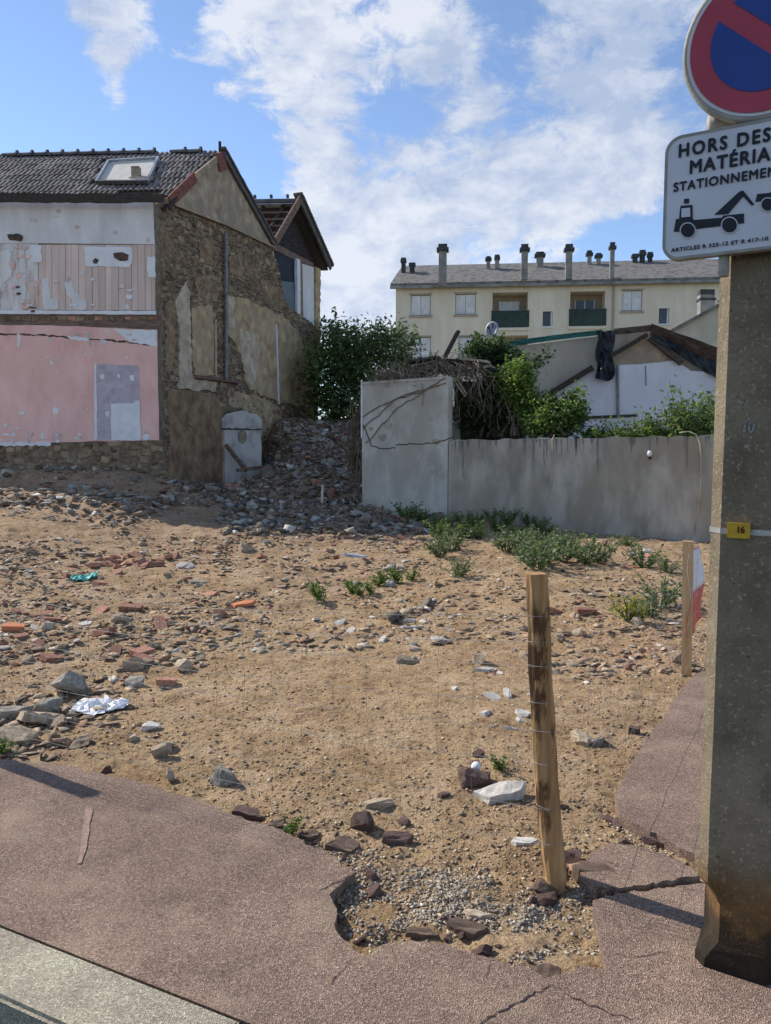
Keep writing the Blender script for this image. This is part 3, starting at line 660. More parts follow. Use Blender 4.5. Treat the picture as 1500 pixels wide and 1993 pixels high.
# eave board with the eave's shade painted dark, gutter remains, laths
b = MB(); P = [hit((HC - HY * .42, -HY), x, y) for x, y in ragged([(-150, 374), (318, 377), (318, 392), (200, 394), (-150, 392)], 14, 1.2, 6)]; b.prism(P, HY * .05); b.build('eave_shade_board', M_WOODD, ROOF)
for k, (a0, a1, h) in enumerate(((.25, 1.1, .02), (1.7, 2.5, .05), (2.9, 4.4, .03), (4.6, 5.6, .02))):
    b = MB(); b.bar(rp(a0, -over + .02, .05), rp(a1, -over - .05, .02 + h), .10, .03); b.build('zinc_gutter', M_ZINC if k % 2 else M_WOODD, ROOF)
for k in range(7):
    a = -.1 + k * .13; b = MB(); b.bar(rp(a, -over - .08 - .04 * (k % 3), -.06), rp(a, .15, -.05), .05, .07); b.build('rafter_end', M_WOODD, ROOF)
# skylight
M_PALEW = pm('cream panel', (.56, .52, .46), (.66, .62, .56), 4, bump=.15)
ROOFPL = (EVF + RN * .06, RN)
q = [hit(ROOFPL, *p) for p in ((212, 317), (308, 311), (288, 357), (188, 358))]
b = MB(); b.prism([p + RN * .02 for p in q], -RN * .03); SKL = b.build('skylight', M_PALEW, ROOF)
for i in range(4):
    b = MB(); b.bar(q[i] + RN * .04, q[(i + 1) % 4] + RN * .04, .06, .08, RN); b.build('skylight_frame', M_ZINC if i != 2 else M_RIDGE, SKL)
c1 = hit(ROOFPL, 265, 346); b = MB(); b.obox(c1 + Vector((0, 0, .12)), HX * .09, HY * .08, Vector((0, 0, .12))); b.build('broken_block', M_STONE, ROOF)
b = MB(); b.obox(c1 + HX * .12 + Vector((0, 0, -.05)), HX * .28, HY * .08, Vector((.02, 0, .05))); b.build('broken_block', M_STONE, ROOF)
b = MB(); b.obox(c1 - HX * .13 + Vector((0, 0, -.07)), HX * .06, HY * .06, Vector((.02, 0, .06))); b.build('plaster_chip', M_CLEAN, ROOF)
# verge boards
def verge(p, q_, h, th, mat, nm='verge_board', down=.0):
    b = MB(); b.bar(p + SN * .06 - Vector((0, 0, down)), q_ + SN * .06 - Vector((0, 0, down)), th, h, (0, 0, 1)); b.build(nm, mat, ROOF)
verge(hit(SIDE, 326, 391), hit(SIDE, 375, 343), .24, .05, M_RED, down=.02)
verge(hit(SIDE, 375, 343), hit(SIDE, 424, 303), .14, .05, M_CEMENT, down=.02)
verge(hit(SIDE, 418, 309), hit(SIDE, 432, 305), .42, .09, M_RED, down=.10)
verge(hit(SIDE, 428, 298), hit(SIDE, 526, 474), .16, .14, M_RIDGE)
r_ = random.Random(3)
for k in range(22):        # tile ends along the rear verge
    p = hit(SIDE, 428, 298).lerp(hit(SIDE, 526, 474), (k + .5) / 22); b = MB(); d = (hit(SIDE, 526, 474) - hit(SIDE, 428, 298)).normalized()
    b.obox(p + SN * .07 + Vector((0, 0, .10)), d * .10, SN * .10, Vector((0, 0, .025 + .02 * r_.random()))); b.build('verge_tile', M_RIDGE, ROOF)
b = MB(); b.obox(PK + Vector((0, 0, .13)), (.03, 0, 0), (0, .03, 0), (0, 0, .16)); b.build('ridge_finial', M_WOODD, ROOF)
# rest of the shell (left end and back), so that it stands as a house
LBp = HC - HX * 5.72; BK = HC + SD * 5.75
b = MB(); zt = 6.9
b.prism([LBp + HY * .46 + Vector((0, 0, .3)), LBp + HY * 5.4 + Vector((0, 0, .3)), LBp + HY * 5.4 + Vector((0, 0, zt + .4)), LBp + HY * 2.75 + Vector((0, 0, 8.75)), LBp + HY * .46 + Vector((0, 0, zt))], HX * .4)
b.build('end_wall', M_MORTAR, HOUSE)
b = MB(); b.prism([LBp + HY * 5.42 + HX * .41 + Vector((0, 0, .3)), BK - SN * .5 + Vector((0, 0, .3)), BK - SN * .5 + Vector((0, 0, 7.4)), LBp + HY * 5.42 + HX * .41 + Vector((0, 0, 7.2))], HY * .3); b.build('rear_wall', M_MORTAR, HOUSE)

# ================================================================== house behind with the stripped roof
R2A, R2B = at(533, 470, 23.6), at(637, 520, 27.0)
D2 = Vector((R2B.x - R2A.x, R2B.y - R2A.y, 0)).normalized(); N2 = Vector((D2.y, -D2.x, 0)); PL2 = (Vector((R2A.x, R2A.y, 0)), N2)
H2 = thing('stripped_house', 'narrow rear house with bare roof battens and a dark open gable above the stone wall', 'house', (R2A.x, R2A.y, 1.8))
PK2, EL2, ER2 = hit(PL2, 578, 388), hit(PL2, 530, 470), hit(PL2, 638, 522)
M_DARKW = pm('dark gable boards', (.022, .018, .02), (.06, .05, .05), 5, bump=.4, stretch=(1, 1, 5))
M_TEAL = pm('dirty teal glass', (.045, .07, .08), (.09, .125, .135), 5, rough=.35, bump=.05, spec=.5)
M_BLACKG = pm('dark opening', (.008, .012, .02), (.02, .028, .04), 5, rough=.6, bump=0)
poly(PL2, [(540, 480), (614, 515), (616, 640), (545, 640)], .25, 'gable_wall', M_WORN, H2, lift=-.12)
poly(PL2, [(534, 474), (577, 396), (632, 520), (600, 508), (560, 490)], .06, 'gable_boarding', M_DARKW, H2, lift=-.30)
poly(PL2, [(533, 470), (560, 484), (612, 512), (612, 520), (560, 498), (533, 484)], .12, 'tie_beam', M_WOODB, H2, lift=-.05)
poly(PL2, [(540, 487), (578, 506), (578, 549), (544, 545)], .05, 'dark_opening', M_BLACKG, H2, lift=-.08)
poly(PL2, [(544, 545.5), (578, 549.5), (577, 612), (548, 606)], .04, 'window_pane', M_TEAL, H2, lift=-.06)
poly(PL2, [(577, 503), (583, 506), (584, 615), (578, 612)], .12, 'window_post', M_CLEAN, H2, lift=.02)
poly(PL2, [(585, 512), (590, 514), (592, 620), (586, 615)], .08, 'stone_reveal', M_WSTONE, H2, lift=-.03)
poly(PL2, [(591, 513), (613, 520), (614, 635), (593, 622)], .06, 'white_wall', M_WHITE, H2, lift=-.05)
poly(PL2, [(614, 519), (624, 524), (623, 645), (615, 640)], .30, 'quoin', M_OCHRE, H2, lift=.0, step=6, amp=1.2)
for a, c, nm in ((PK2, EL2, 'verge_board'), (PK2, ER2, 'verge_board')):
    b = MB(); b.bar(a + N2 * .12, c + N2 * .12, .06, .22); b.build(nm, M_WOODB if c is EL2 else M_RIDGE, H2)
for a, c in ((PK2, ER2),):
    n = 18
    for k in range(n):
        p = a.lerp(c, (k + .5) / n); d = (c - a).normalized(); b = MB(); b.obox(p + N2 * .05 + Vector((0, 0, .13)), d * .13, N2 * .16, Vector((0, 0, .03 + .02 * (k % 2)))); b.build('verge_tile', M_RIDGE, H2)
    b = MB(); b.prism([a, c, c - HX * 4.5, a - HX * 4.5], (0, 0, -.08)); b.build('rear_slope', M_WOODD, H2)
for k, (f, w, h, mt) in enumerate(((.97, .10, .10, M_RIDGE), (.86, .34, .03, M_ZINC), (.68, .06, .05, M_WOODB), (.52, .06, .05, M_WOODB), (.36, .07, .05, M_WOODB), (.20, .06, .05, M_WOODB), (.06, .10, .06, M_WOODB))):
    p = EL2.lerp(PK2, f); b = MB(); b.bar(p, p - HX * 4.2, w, h); b.build('roof_batten', mt, H2)
for k in range(6):
    o_ = -HX * (.35 + k * .62); b = MB(); b.bar(EL2 + o_ - Vector((0, 0, .06)), PK2 + o_ - Vector((0, 0, .06)), .07, .09); b.build('rafter', M_WOODD, H2)
for k in range(5):
    b = MB(); b.obox(PK2 - HX * (.3 + k * .52) + Vector((0, 0, .10)), HX * .04, HY * .04, Vector((0, 0, .05))); b.build('ridge_knob', M_RIDGE, H2)

# ================================================================== white pillar, fallen beam
M_PILL = pm('stained white render', (.36, .34, .31), (.60, .58, .55), 4, bump=.35, bscale=30, c3=(.53, .51, .48), stretch=(1, 1, .6))
PLP = (hit(SIDE, 432, 900) + SN * .15, Vector((.18, -.98, 0)).normalized())
PT = thing('rendered_pillar', 'white rendered chimney breast with a round flue hole against the stone wall', 'pillar', tuple(hit(PLP, 470, 960)))
poly(PLP, ragged([(431, 836), (509, 836), (509, 920), (462, 965), (433, 975)], 9, 1.2, 2), .30, 'body', M_PILL, PT)
poly(PLP, ragged([(431, 833), (509, 835), (510, 818), (500, 806), (470, 799), (440, 806), (431, 815)], 7, 1.5, 3), .32, 'top_cap', M_PILL, PT, lift=.02)
poly(PLP, [(431, 832), (509, 833), (509, 837.5), (431, 836.5)], .01, 'cap_joint_shade', M_HOLE, PT, lift=.008)  # dark strip painting the shade in the joint under the cap
poly(PLP, [(471 + 9 * math.cos(t * .5236), 850 + 14 * math.sin(t * .5236)) for t in range(12)], .012, 'flue_hole', M_PIPE, PT, lift=.010)
poly(PLP, [(472 + 6 * math.cos(t * .5236), 851 + 10 * math.sin(t * .5236)) for t in range(12)], .012, 'flue_lid', M_CEMENT, PT, lift=.018)
poly(PLP, [(431, 836), (436, 836), (438, 940), (434, 975)], .012, 'grey_edge', M_CEMENT, PT, lift=.006)
b = MB(); b.bar(hit(PLP, 443, 866) - Vector((0, .25, 0)), hit(PLP, 487, 915) - Vector((0, .55, 0)), .09, .09)
o = b.build('timber_beam', M_WOODB); o['label'] = 'dark timber beam leaning against the white rendered pillar'; o['category'] = 'beam'
b = MB(); b.bar(hit(PLP, 470, 914) - Vector((0, .6, 0)), hit(PLP, 545, 905) - Vector((0, .1, 0)), .10, .08)
o = b.build('timber_beam', M_WOODB); o['label'] = 'dark beam lying level on the rubble at the foot of the white pillar'; o['category'] = 'beam'
b = MB(); b.bar(ong(626, 985) + Vector((0, 0, -.05)), ong(626, 985) + Vector((.02, .05, .42)), .05, .03)
o = b.build('wood_stick', M_OCHRE2); o['label'] = 'thin pale wood stick upright in rubble before the gap'; o['category'] = 'stick'

# ================================================================== concrete boundary wall
M_CONC = pm('stained concrete', (.35, .32, .27), (.57, .53, .46), 2.4, bump=.45, bscale=22, stretch=(1.2, 1.2, .6), c3=(.475, .44, .38), big=(.39, .35, .285), bigscale=1.1, detail=10, specks=((8, .67, (.25, .23, .20)), (26, .70, (.50, .49, .47))))
M_CONC2 = pm('weathered concrete', (.275, .24, .185), (.49, .44, .36), 2.2, bump=.5, bscale=22, stretch=(1.3, 1.3, .55), c3=(.39, .345, .28), big=(.31, .26, .195), bigscale=1.0, detail=10, specks=((7, .66, (.19, .17, .145)), (22, .70, (.44, .42, .39))))
M_STAIN = pm('dark drip stain', (.15, .135, .115), (.27, .25, .22), 9, bump=.3, stretch=(3, 3, .4))
CW = thing('concrete_wall', 'stained grey concrete boundary wall with a taller panel beside the rubble gap', 'wall', (WA.x + 2, WA.y - 1, .2))
def wseg(px0, px1, ytop0, ytop1, thick, name, mat, lift=0, rag=0):
    a, c = hit(WALL, px0, ytop0), hit(WALL, px1, ytop1); n = 40; top = [a.lerp(c, k / n) + Vector((0, 0, random.uniform(-rag, rag))) for k in range(n + 1)]
    P = [Vector((a.x, a.y, -.4))] + top + [Vector((c.x, c.y, -.4))]; b = MB(); b.prism([p + WN * lift for p in P], -WN * thick); return b.build(name, mat, CW)
wseg(704, 872, 748, 737, .24, 'tall_panel', M_CONC, .0, .004)
wseg(872.6, 1620, 857, 843, .22, 'low_panel', M_CONC2, -.012, .022)
wseg(703, 873, 747.5, 736.5, .26, 'coping', M_CONC, .012) if False else None
a, c = hit(WALL, 704, 748), hit(WALL, 872, 737); b = MB(); b.bar(a + WN * -.115 + Vector((0, 0, .02)), c + WN * -.115 + Vector((0, 0, .02)), .27, .05); b.build('coping', M_CONC, CW)
b = MB(); b.bar(hit(WALL, 704, 852) + WN * .006, hit(WALL, 704, 740) + WN * .006, .03, .02, WN); b.build('pale_end_strip', M_CLEAN, CW)  # pale strip standing for the end face of the tall panel
for k, pts in enumerate([[(706, 826), (715, 846), (722, 868), (745, 873), (770, 872)], [(770, 866), (810, 864), (850, 862), (871, 855), (884, 850)]]):
    q = ragged(pts, 6, 1.6, k, closed=False); b = MB()
    for p0, p1 in zip(q, q[1:]): b.bar(hit(WALL, *p0) + WN * .003, hit(WALL, *p1) + WN * .003, .02, .008, WN)
    b.build('crack', M_HOLE, CW)
# drip stains from the top edge
rs = random.Random(12)
for k in range(46):
    x = rs.uniform(880, 1385); w = rs.uniform(.8, 3.2); h = rs.uniform(8, 75) * rs.uniform(.3, 1)
    yt = 857 + (x - 872) / 748 * -14 + 1
    poly(WALL, ragged([(x - w, yt), (x + w, yt), (x + w * .6, yt + h * .5), (x + w * .15, yt + h), (x - w * .3, yt + h * .8), (x - w * .7, yt + h * .3)], 6, .9, k), .004, 'drip_stain', M_STAIN, CW, lift=-.008)
for k in range(9):
    x, y = rs.uniform(720, 860), rs.uniform(770, 950); s_ = rs.uniform(3, 11)
    poly(WALL, ragged([(x - s_, y - s_ * .5), (x, y - s_ * .8), (x + s_, y - s_ * .4), (x + s_ * .8, y + s_ * .5), (x - s_ * .3, y + s_ * .7)], 3, 1.2, k), .004, 'repair_patch', M_CONC2, CW, lift=.003)
# bulkhead lamp, conduit and hanging wire
lp = hit(WALL, 1265, 884) + WN * .02; b = MB(); b.tube([lp + Vector((0, 0, -.04)) + WN * .03, lp + Vector((0, 0, .01)) + WN * .04, lp + Vector((0, 0, .055)) + WN * .03], [.025, .04, .032], 10); b.build('lamp_globe', M_CLEAN, CW, smooth=True)
b = MB(); b.tube([lp + Vector((0, 0, -.09)) + WN * .03, lp + Vector((0, 0, -.041)) + WN * .03], [.03, .035], 10); b.build('lamp_holder', M_WOODD, CW)
b = MB(); b.tube([hit(WALL, x, y) + WN * .02 for x, y in ((1322, 842), (1340, 840), (1354, 845), (1362, 862), (1365, 900), (1362, 960), (1352, 1040))], .010, 6); b.build('conduit', M_OCHRE2, CW, smooth=True)
b = MB(); b.tube([hit(WALL, x, y) + WN * .015 for x, y in ((1079, 846), (1075, 856), (1075, 900), (1071, 960))], .009, 5); b.build('hanging_wire', M_OCHRE2, CW)
# ================================================================== apartment block
AA, AB = at(770, 560, 49.0), at(1400, 546, 47.1)
AD = Vector((AB.x - AA.x, AB.y - AA.y, 0)).normalized(); AN = Vector((AD.y, -AD.x, 0)); APL = (Vector((AA.x, AA.y, 0)), AN)
M_CREAM = pm('cream render', (.62, .54, .415), (.74, .655, .52), 1.3, bump=.15, big=(.64, .56, .435), bigscale=.5, stretch=(1.3, 1, .35), detail=9, specks=((2.5, .66, (.56, .48, .37)),))
M_SURR = pm('window surround', (.33, .28, .215), (.41, .35, .28), 3, bump=.1)
M_SHUT = pm('white shutter', (.56, .555, .56), (.72, .715, .715), 6, bump=.1, rnd=.10, stretch=(1, 1, .3))
M_LOGG = pm('loggia wall', (.30, .24, .17), (.38, .30, .22), 2, bump=.1)
M_GREEN = pm('dark green rail sheet', (.018, .035, .030), (.035, .06, .05), 2, rough=.6, bump=.1)
M_FIBRO = pm('fibre cement roof', (.075, .07, .064), (.20, .188, .17), 3.2, bump=.4, c3=(.18, .17, .16), stretch=(1, 1, .5), detail=9)
M_CHIM = pm('chimney cement', (.16, .16, .15), (.30, .29, .27), 2, bump=.3, c3=(.23, .225, .21))
M_COWL = pm('dark cowl', (.035, .04, .042), (.075, .08, .08), 4, bump=.2)
M_PANE = pm('dark window glass', (.012, .015, .02), (.035, .04, .05), 2, rough=.15, bump=0, spec=.5)
def aq(px, py): p = hit(APL, px, py); return (p - APL[0]).dot(AD), p.z
def ap(a, z, n=0.0): p = APL[0] + AD * a + AN * n; return Vector((p.x, p.y, z))
def rect(x0, y0, x1, y1):
    xm, ym = (x0 + x1) / 2, (y0 + y1) / 2; return aq(x0, ym)[0], aq(x1, ym)[0], aq(xm, y1)[1], aq(xm, y0)[1]
def abox(r, n0, n1, name, mat, parent):
    a0, a1, z0, z1 = r; b = MB(); b.prism([ap(a0, z0, n1), ap(a1, z0, n1), ap(a1, z1, n1), ap(a0, z1, n1)], -AN * (n1 - n0)); return b.build(name, mat, parent)
APT = thing('apartment_block', 'long cream apartment block with white shutters and many roof chimneys', 'building', tuple(ap(10, 0)))
ZE = aq(770, 558)[1]; AW = aq(1400, 560)[0] + 7
loggias = [rect(958, 569, 1027, 638), rect(1109, 567, 1177, 635), rect(963, 653, 1027, 722)]
smalls = [rect(1056, 606, 1075, 635), rect(1282, 600, 1302, 630)]
wins = [rect(799, 574, 838, 614), rect(886, 572, 926, 612), rect(1210, 565, 1250, 605), rect(799, 656, 838, 697), rect(892, 655, 926, 697)]
holes = loggias + smalls + wins
A_ = sorted({0.0, AW} | {h[0] for h in holes} | {h[1] for h in holes}); Z_ = sorted({.0, ZE} | {h[2] for h in holes} | {h[3] for h in holes})
b = MB()
for a0, a1 in zip(A_, A_[1:]):
    for z0, z1 in zip(Z_, Z_[1:]):
        ca, cz = (a0 + a1) / 2, (z0 + z1) / 2
        if any(h[0] < ca < h[1] and h[2] < cz < h[3] for h in holes): continue
        b.add([ap(a0, z0), ap(a1, z0), ap(a1, z1), ap(a0, z1)], [(0, 1, 2, 3)])
for h in holes:
    dp = 1.2 if h in loggias else .18; c = [(h[0], h[2]), (h[1], h[2]), (h[1], h[3]), (h[0], h[3])]
    for i in range(4):
        p, q = c[i], c[(i + 1) % 4]; b.add([ap(*p), ap(*q), ap(*q, -dp), ap(*p, -dp)], [(0, 1, 2, 3)])
b.add([ap(0, 0), ap(0, ZE), ap(0, ZE, -9), ap(0, 0, -9)], [(0, 1, 2, 3)]); b.add([ap(AW, 0), ap(AW, ZE), ap(AW, ZE, -9), ap(AW, 0, -9)], [(0, 1, 2, 3)]); b.add([ap(0, 0, -9), ap(AW, 0, -9), ap(AW, ZE, -9), ap(0, ZE, -9)], [(0, 1, 2, 3)])
b.build('wall', M_CREAM, APT)
for k, h in enumerate(wins):
    a0, a1, z0, z1 = h; am = (a0 + a1) / 2
    W_ = abox((a0, a1, z0, z1), -.20, -.17, 'window', M_PANE, APT)
    for s_, (u0, u1) in enumerate(((a0 + .03, am - .012), (am + .012, a1 - .03))):
        sh = abox((u0, u1, z0 + .05, z1 - .04), -.15, -.10, 'shutter', M_SHUT, W_)
        n = 3
        for j in range(n):
            z = z0 + .12 + (z1 - z0 - .2) * j / n; b = MB(); d = (z1 - z0 - .2) / n - .06
            b.prism([ap(u0 + .09, z, -.085), ap(u1 - .09, z, -.085), ap(u1 - .09, z + d, -.085), ap(u0 + .09, z + d, -.085)], -AN * .02)
            W_2 = b.build('shutter_panel', M_SHUT, W_)
    abox((a0 - .10, a1 + .10, z0 - .14, z0 - .003), -.05, .07, 'sill', M_SURR, W_)
    abox((a0 - .08, a1 + .08, z1 + .003, z1 + .09), -.05, .035, 'lintel', M_SURR, W_)
for h in smalls:
    a0, a1, z0, z1 = h; W_ = abox(h, -.20, -.17, 'window', M_PANE, APT); abox((a0 - .06, a1 + .06, z0 - .10, z0 - .003), -.05, .06, 'sill', M_SHUT, W_)
    abox((a1 - .10, a1 - .02, z0 + .01, z1 - .01), -.165, -.10, 'frame', M_SHUT, W_)
for k, h in enumerate(loggias):
    a0, a1, z0, z1 = h; LG = abox((a0, a1, z0, z1), -1.24, -1.20, 'loggia', M_LOGG, APT)
    wd = (a1 - a0); u0, u1 = (a0 + wd * .22, a0 + wd * .78)
    abox((u0, u1, z0 + .02, z1 - .35), -1.19, -1.14, 'balcony_door', M_SHUT if k != 1 else M_PANE, LG)
    for j in range(5 if k != 1 else 3):
        u = u0 + (u1 - u0) * j / (4 if k != 1 else 2); abox((u - .03, u + .03, z0 + .03, z1 - .36), -1.13, -1.09, 'door_frame', M_SHUT, LG)
    if k == 1: abox((u0 + .05, u1 - .05, z0 + .05, z1 - .9), -1.135, -1.12, 'curtain', M_SHUT, LG)
    if k < 2:
        abox((a0 - .06, a1 + .09, z0 + .03, z0 + .98), .03, .06, 'balcony_rail', M_GREEN, LG); abox((a0 - .08, a1 + .11, z0 + .985, z0 + 1.03), .01, .08, 'hand_rail', M_COWL, LG)
        abox((a0 - .08, a1 + .11, z0 - .18, z0 - .004), -.1, .12, 'balcony_slab', M_CREAM, LG)
    abox((a0 - .10, a0 - .004, z0, z1 + .10), -.02, .04, 'surround', M_CREAM, LG); abox((a1 + .004, a1 + .10, z0, z1 + .10), -.02, .04, 'surround', M_CREAM, LG)
# roof
RZ = at(790, 521, 53.5).z; RB = -4.6
b = MB(); b.prism([ap(-.30, ZE - .02, .40), ap(AW + .3, ZE - .02, .40), ap(AW + .3, RZ, RB), ap(.05, RZ, RB)], (0, 0, .14)); RF = b.build('roof', M_FIBRO, APT)
b = MB(); b.prism([ap(-.30, ZE - .02, -9.6), ap(AW + .3, ZE - .02, -9.6), ap(AW + .3, RZ + .001, RB - .01), ap(.05, RZ + .001, RB - .01)], (0, 0, .14)); b.build('rear_slope', M_FIBRO, RF)
b = MB(); b.prism([ap(0, ZE, -.05), ap(.1, RZ, RB), ap(0, ZE, -9)], AD * .2); b.build('gable_wall', M_CREAM, APT)
abox((-.32, AW + .3, ZE - .20, ZE - .03), .30, .46, 'gutter', M_CHIM, RF)
a, _ = aq(1193, 600); b = MB(); b.tube([ap(a, ZE - .2, .06), ap(a, .5, .06)], .07, 8); b.build('downpipe', M_SURR, APT)
def chimney(px, yb, yt, w, cap, style):
    dep = 47.5 if yb > 533 else 51.5
    p0, p1 = at(px, yb + 6, dep), at(px, yt, dep); ww = w / F_PX * dep / 2; zt = p1.z; h = zt - p0.z
    capz = zt - min(.42, h * .28)
    b = MB(); b.prism([p0 + AD * (-ww) + AN * ww * .8, p0 + AD * ww + AN * ww * .8, p0 + AD * ww - AN * ww * .8, p0 - AD * ww - AN * ww * .8], (0, 0, capz - p0.z)); ch = b.build('chimney', M_CHIM if style else M_COWL, APT)
    c = Vector((p0.x, p0.y, capz)); cw = cap / F_PX * dep / 2
    b = MB(); b.obox(c + Vector((0, 0, .10)), AD * (cw * .55 + ww * .55), AN * cw * .8, Vector((0, 0, .095))); b.build('chimney_cap', M_COWL, ch)
    b = MB(); b.obox(c + Vector((0, 0, .18 + (zt - capz - .18) / 2)), AD * ww * 1.12, AN * ww * .9, Vector((0, 0, max(.06, (zt - capz - .18) / 2)))); b.build('cowl', M_COWL, ch)
for q in ((785, 530, 502, 8, 12, 0), (802, 524, 514, 9, 14, 0), (861, 551, 476, 15, 26, 1), (950, 526, 499, 7, 15, 1), (967, 526, 496, 8, 12, 1), (1020, 539, 476, 12, 22, 1), (1050, 520, 491, 13, 23, 1), (1106, 538, 476, 12, 22, 1),
          (1146, 520, 488, 8, 15, 1), (1164, 520, 493, 8, 17, 1), (1190, 540, 472, 8, 16, 1), (1235, 512, 496, 9, 15, 0), (1249, 518, 487, 9, 15, 0), (1264, 520, 491, 8, 12, 0)):
    chimney(*q)

# ================================================================== neighbour with pale gable
NB = thing('neighbour_house', 'pale rendered gable with a grey chimney rising behind the tarped outbuilding', 'house', tuple(at(1380, 860, 31)))
PLN = (at(1380, 600, 31), Vector((-.12, -.99, 0)).normalized())
M_PALE = pm('pale render', (.42, .40, .32), (.52, .495, .40), 1.5, bump=.15, big=(.40, .37, .29))
poly(PLN, [(1290, 668), (1310, 645), (1405, 592), (1470, 558), (1560, 610), (1620, 670), (1620, 900), (1290, 900)], 3.5, 'gable_wall', M_PALE, NB)
b = MB(); b.bar(hit(PLN, 1300, 648) - PLN[1] * 0 + PLN[1] * .05, hit(PLN, 1470, 555) + PLN[1] * .05, .25, .13); b.build('roof_edge', M_FIBRO, NB)
b = MB(); b.bar(hit(PLN, 1470, 555) + PLN[1] * .05, hit(PLN, 1630, 668) + PLN[1] * .05, .25, .13); b.build('roof_edge', M_FIBRO, NB)
def nchim(px, y0, y1, w):
    PLc = (PLN[0] - PLN[1] * 1.0, PLN[1]); c = poly(PLc, [(px - w, y0), (px + w, y0), (px + w, y1 + 7), (px - w, y1 + 7)], .5, 'chimney', M_CHIM, NB)
    poly(PLc, [(px - w - 2, y1 + 17), (px + w + 2, y1 + 17), (px + w + 2, y1 + 21), (px - w - 2, y1 + 21)], .6, 'chimney_cap', M_COWL, c, lift=.05)
    poly(PLc, [(px - w, y1), (px + w, y1), (px + w, y1 + 10), (px - w, y1 + 10)], .5, 'cowl', M_COWL, c, lift=.01)
nchim(1377, 625, 563, 14); nchim(1411, 610, 563, 5)

# ================================================================== tarped outbuilding with white wall
OB = thing('outbuilding', 'white and cement gable of an outbuilding with torn tarps on its broken roof edge', 'building', tuple(at(1230, 850, 22)))
PLO = (at(1200, 700, 22.0), Vector((-.1, -.995, 0)).normalized()); ON = PLO[1]
M_BEIGE = pm('beige cement wall', (.36, .305, .235), (.54, .475, .38), 2.2, bump=.35, stretch=(1.5, 1, .5), big=(.42, .36, .28), c3=(.46, .40, .315), detail=9, specks=((7, .66, (.28, .24, .18)),))
M_WHT = pm('white painted wall', (.60, .61, .65), (.70, .71, .75), 1.6, bump=.12, big=(.57, .575, .60), stretch=(1, 1, .5))
M_TARP = pm('black tarp', (.010, .014, .018), (.035, .045, .052), 3, rough=.45, bump=.6, bscale=8, bdist=.06)
M_TARPG = pm('green tarp', (.012, .085, .075), (.03, .14, .12), 4, rough=.5, bump=.4, bscale=9)
M_TARPB = pm('brown roof edge', (.055, .038, .032), (.12, .085, .07), 5, bump=.5, stretch=(1, 1, 4))
poly(PLO, [(985, 675), (1165, 652), (1190, 645), (1268, 640), (1400, 692), (1560, 760), (1560, 900), (985, 900)], .35, 'back_wall', M_BEIGE, OB, lift=-.25)
poly(PLO, ragged([(1045, 788), (1140, 728), (1160, 722), (1198, 712), (1312, 702), (1345, 722), (1440, 728), (1560, 760), (1560, 900), (1045, 900)], 14, 1.0, 3), .22, 'white_wall', M_WHT, OB)
poly(PLO, ragged([(1188, 712), (1192, 690), (1258, 655), (1285, 672), (1322, 705)], 8, 1.2, 4), .14, 'rough_gable', M_CEMENT, OB, lift=-.04)
for q in ((1044, 782, 1152, 716, .16), (1190, 692, 1258, 652, .12), (1262, 658, 1325, 708, .14)):
    b = MB(); b.bar(hit(PLO, q[0], q[1]) + ON * .08, hit(PLO, q[2], q[3]) + ON * .08, .14, q[4]); b.build('rafter', M_WOODD if q[0] != 1262 else M_TARPB, OB)
def sheet(name, rows, mat, parent, wob=.05, seed=0):
    r = random.Random(seed); k = len(rows[0]); V = [Vector(p) + ON * r.uniform(-wob, wob) for row in rows for p in row]
    b = MB(); b.add(V, [(i * k + j, i * k + j + 1, (i + 1) * k + j + 1, (i + 1) * k + j) for i in range(len(rows) - 1) for j in range(k - 1)])
    o = b.build(name, mat, parent); md = o.modifiers.new('t', 'SOLIDIFY'); md.thickness = .012; return o
rows = [[hit(PLO, 985 + 185 * t, 669 - 25 * t ** .8 + dy) + ON * (.15 + (.0 if dy else .0)) for t in [i / 14 for i in range(15)]] for dy in (-1, 4, 9)]
sheet('green_tarp', rows, M_TARPG, OB, .03, 1)
rows = [[hit(PLO, 1157 + 34 * s + 3 * math.sin(s * 6 + i), 646 + (98 - 14 * abs(s - .55)) * i / 10) + ON * (.22 + .06 * math.sin(s * 9 + i * .5)) for s in [j / 7 for j in range(8)]] for i in range(11)]
sheet('hanging_tarp', rows, M_TARP, OB, .05, 2)
rows = [[hit(PLO, 1192 + 76 * t, 646 - 8 * t + dy) + ON * .2 for t in [i / 8 for i in range(9)]] for dy in (-4, 2, 8)]
sheet('roof_covering', rows, M_TARPB, OB, .04, 3)
rows = [[hit(PLO, 1262 + 150 * t, 636 + 56 * t + dy * (1 + .3 * t)) + ON * (.32 - .012 * dy) for t in [i / 12 for i in range(13)]] for dy in (-3, 4, 11, 17)]
sheet('roof_covering', rows, M_TARPB, OB, .04, 4)
rows = [[hit(PLO, 1264 + 140 * t, 652 + 40 * t + d * (8 + 44 * t)) + ON * (.12 + .08 * math.sin(7 * t)) for t in [i / 12 for i in range(13)]] for d in (0, .33, .66, 1)]
sheet('sagging_tarp', rows, M_TARP, OB, .05, 5)
b = MB(); b.tube([hit(PLO, 1201, 712) + ON * .06, hit(PLO, 1202, 812) + ON * .06], .04, 8); b.build('drain_pipe', M_PIPE, OB)
b = MB(); b.tube([hit(PLO, 1256, 712) + ON * .02, hit(PLO, 1257, 750) + ON * .02], .012, 5); b.build('wall_crack', M_PIPE, OB)
poly(PLO, [(1045, 814), (1240, 806), (1240, 811), (1045, 820)], .1, 'wall_ledge', M_WOODD, OB, lift=.05)
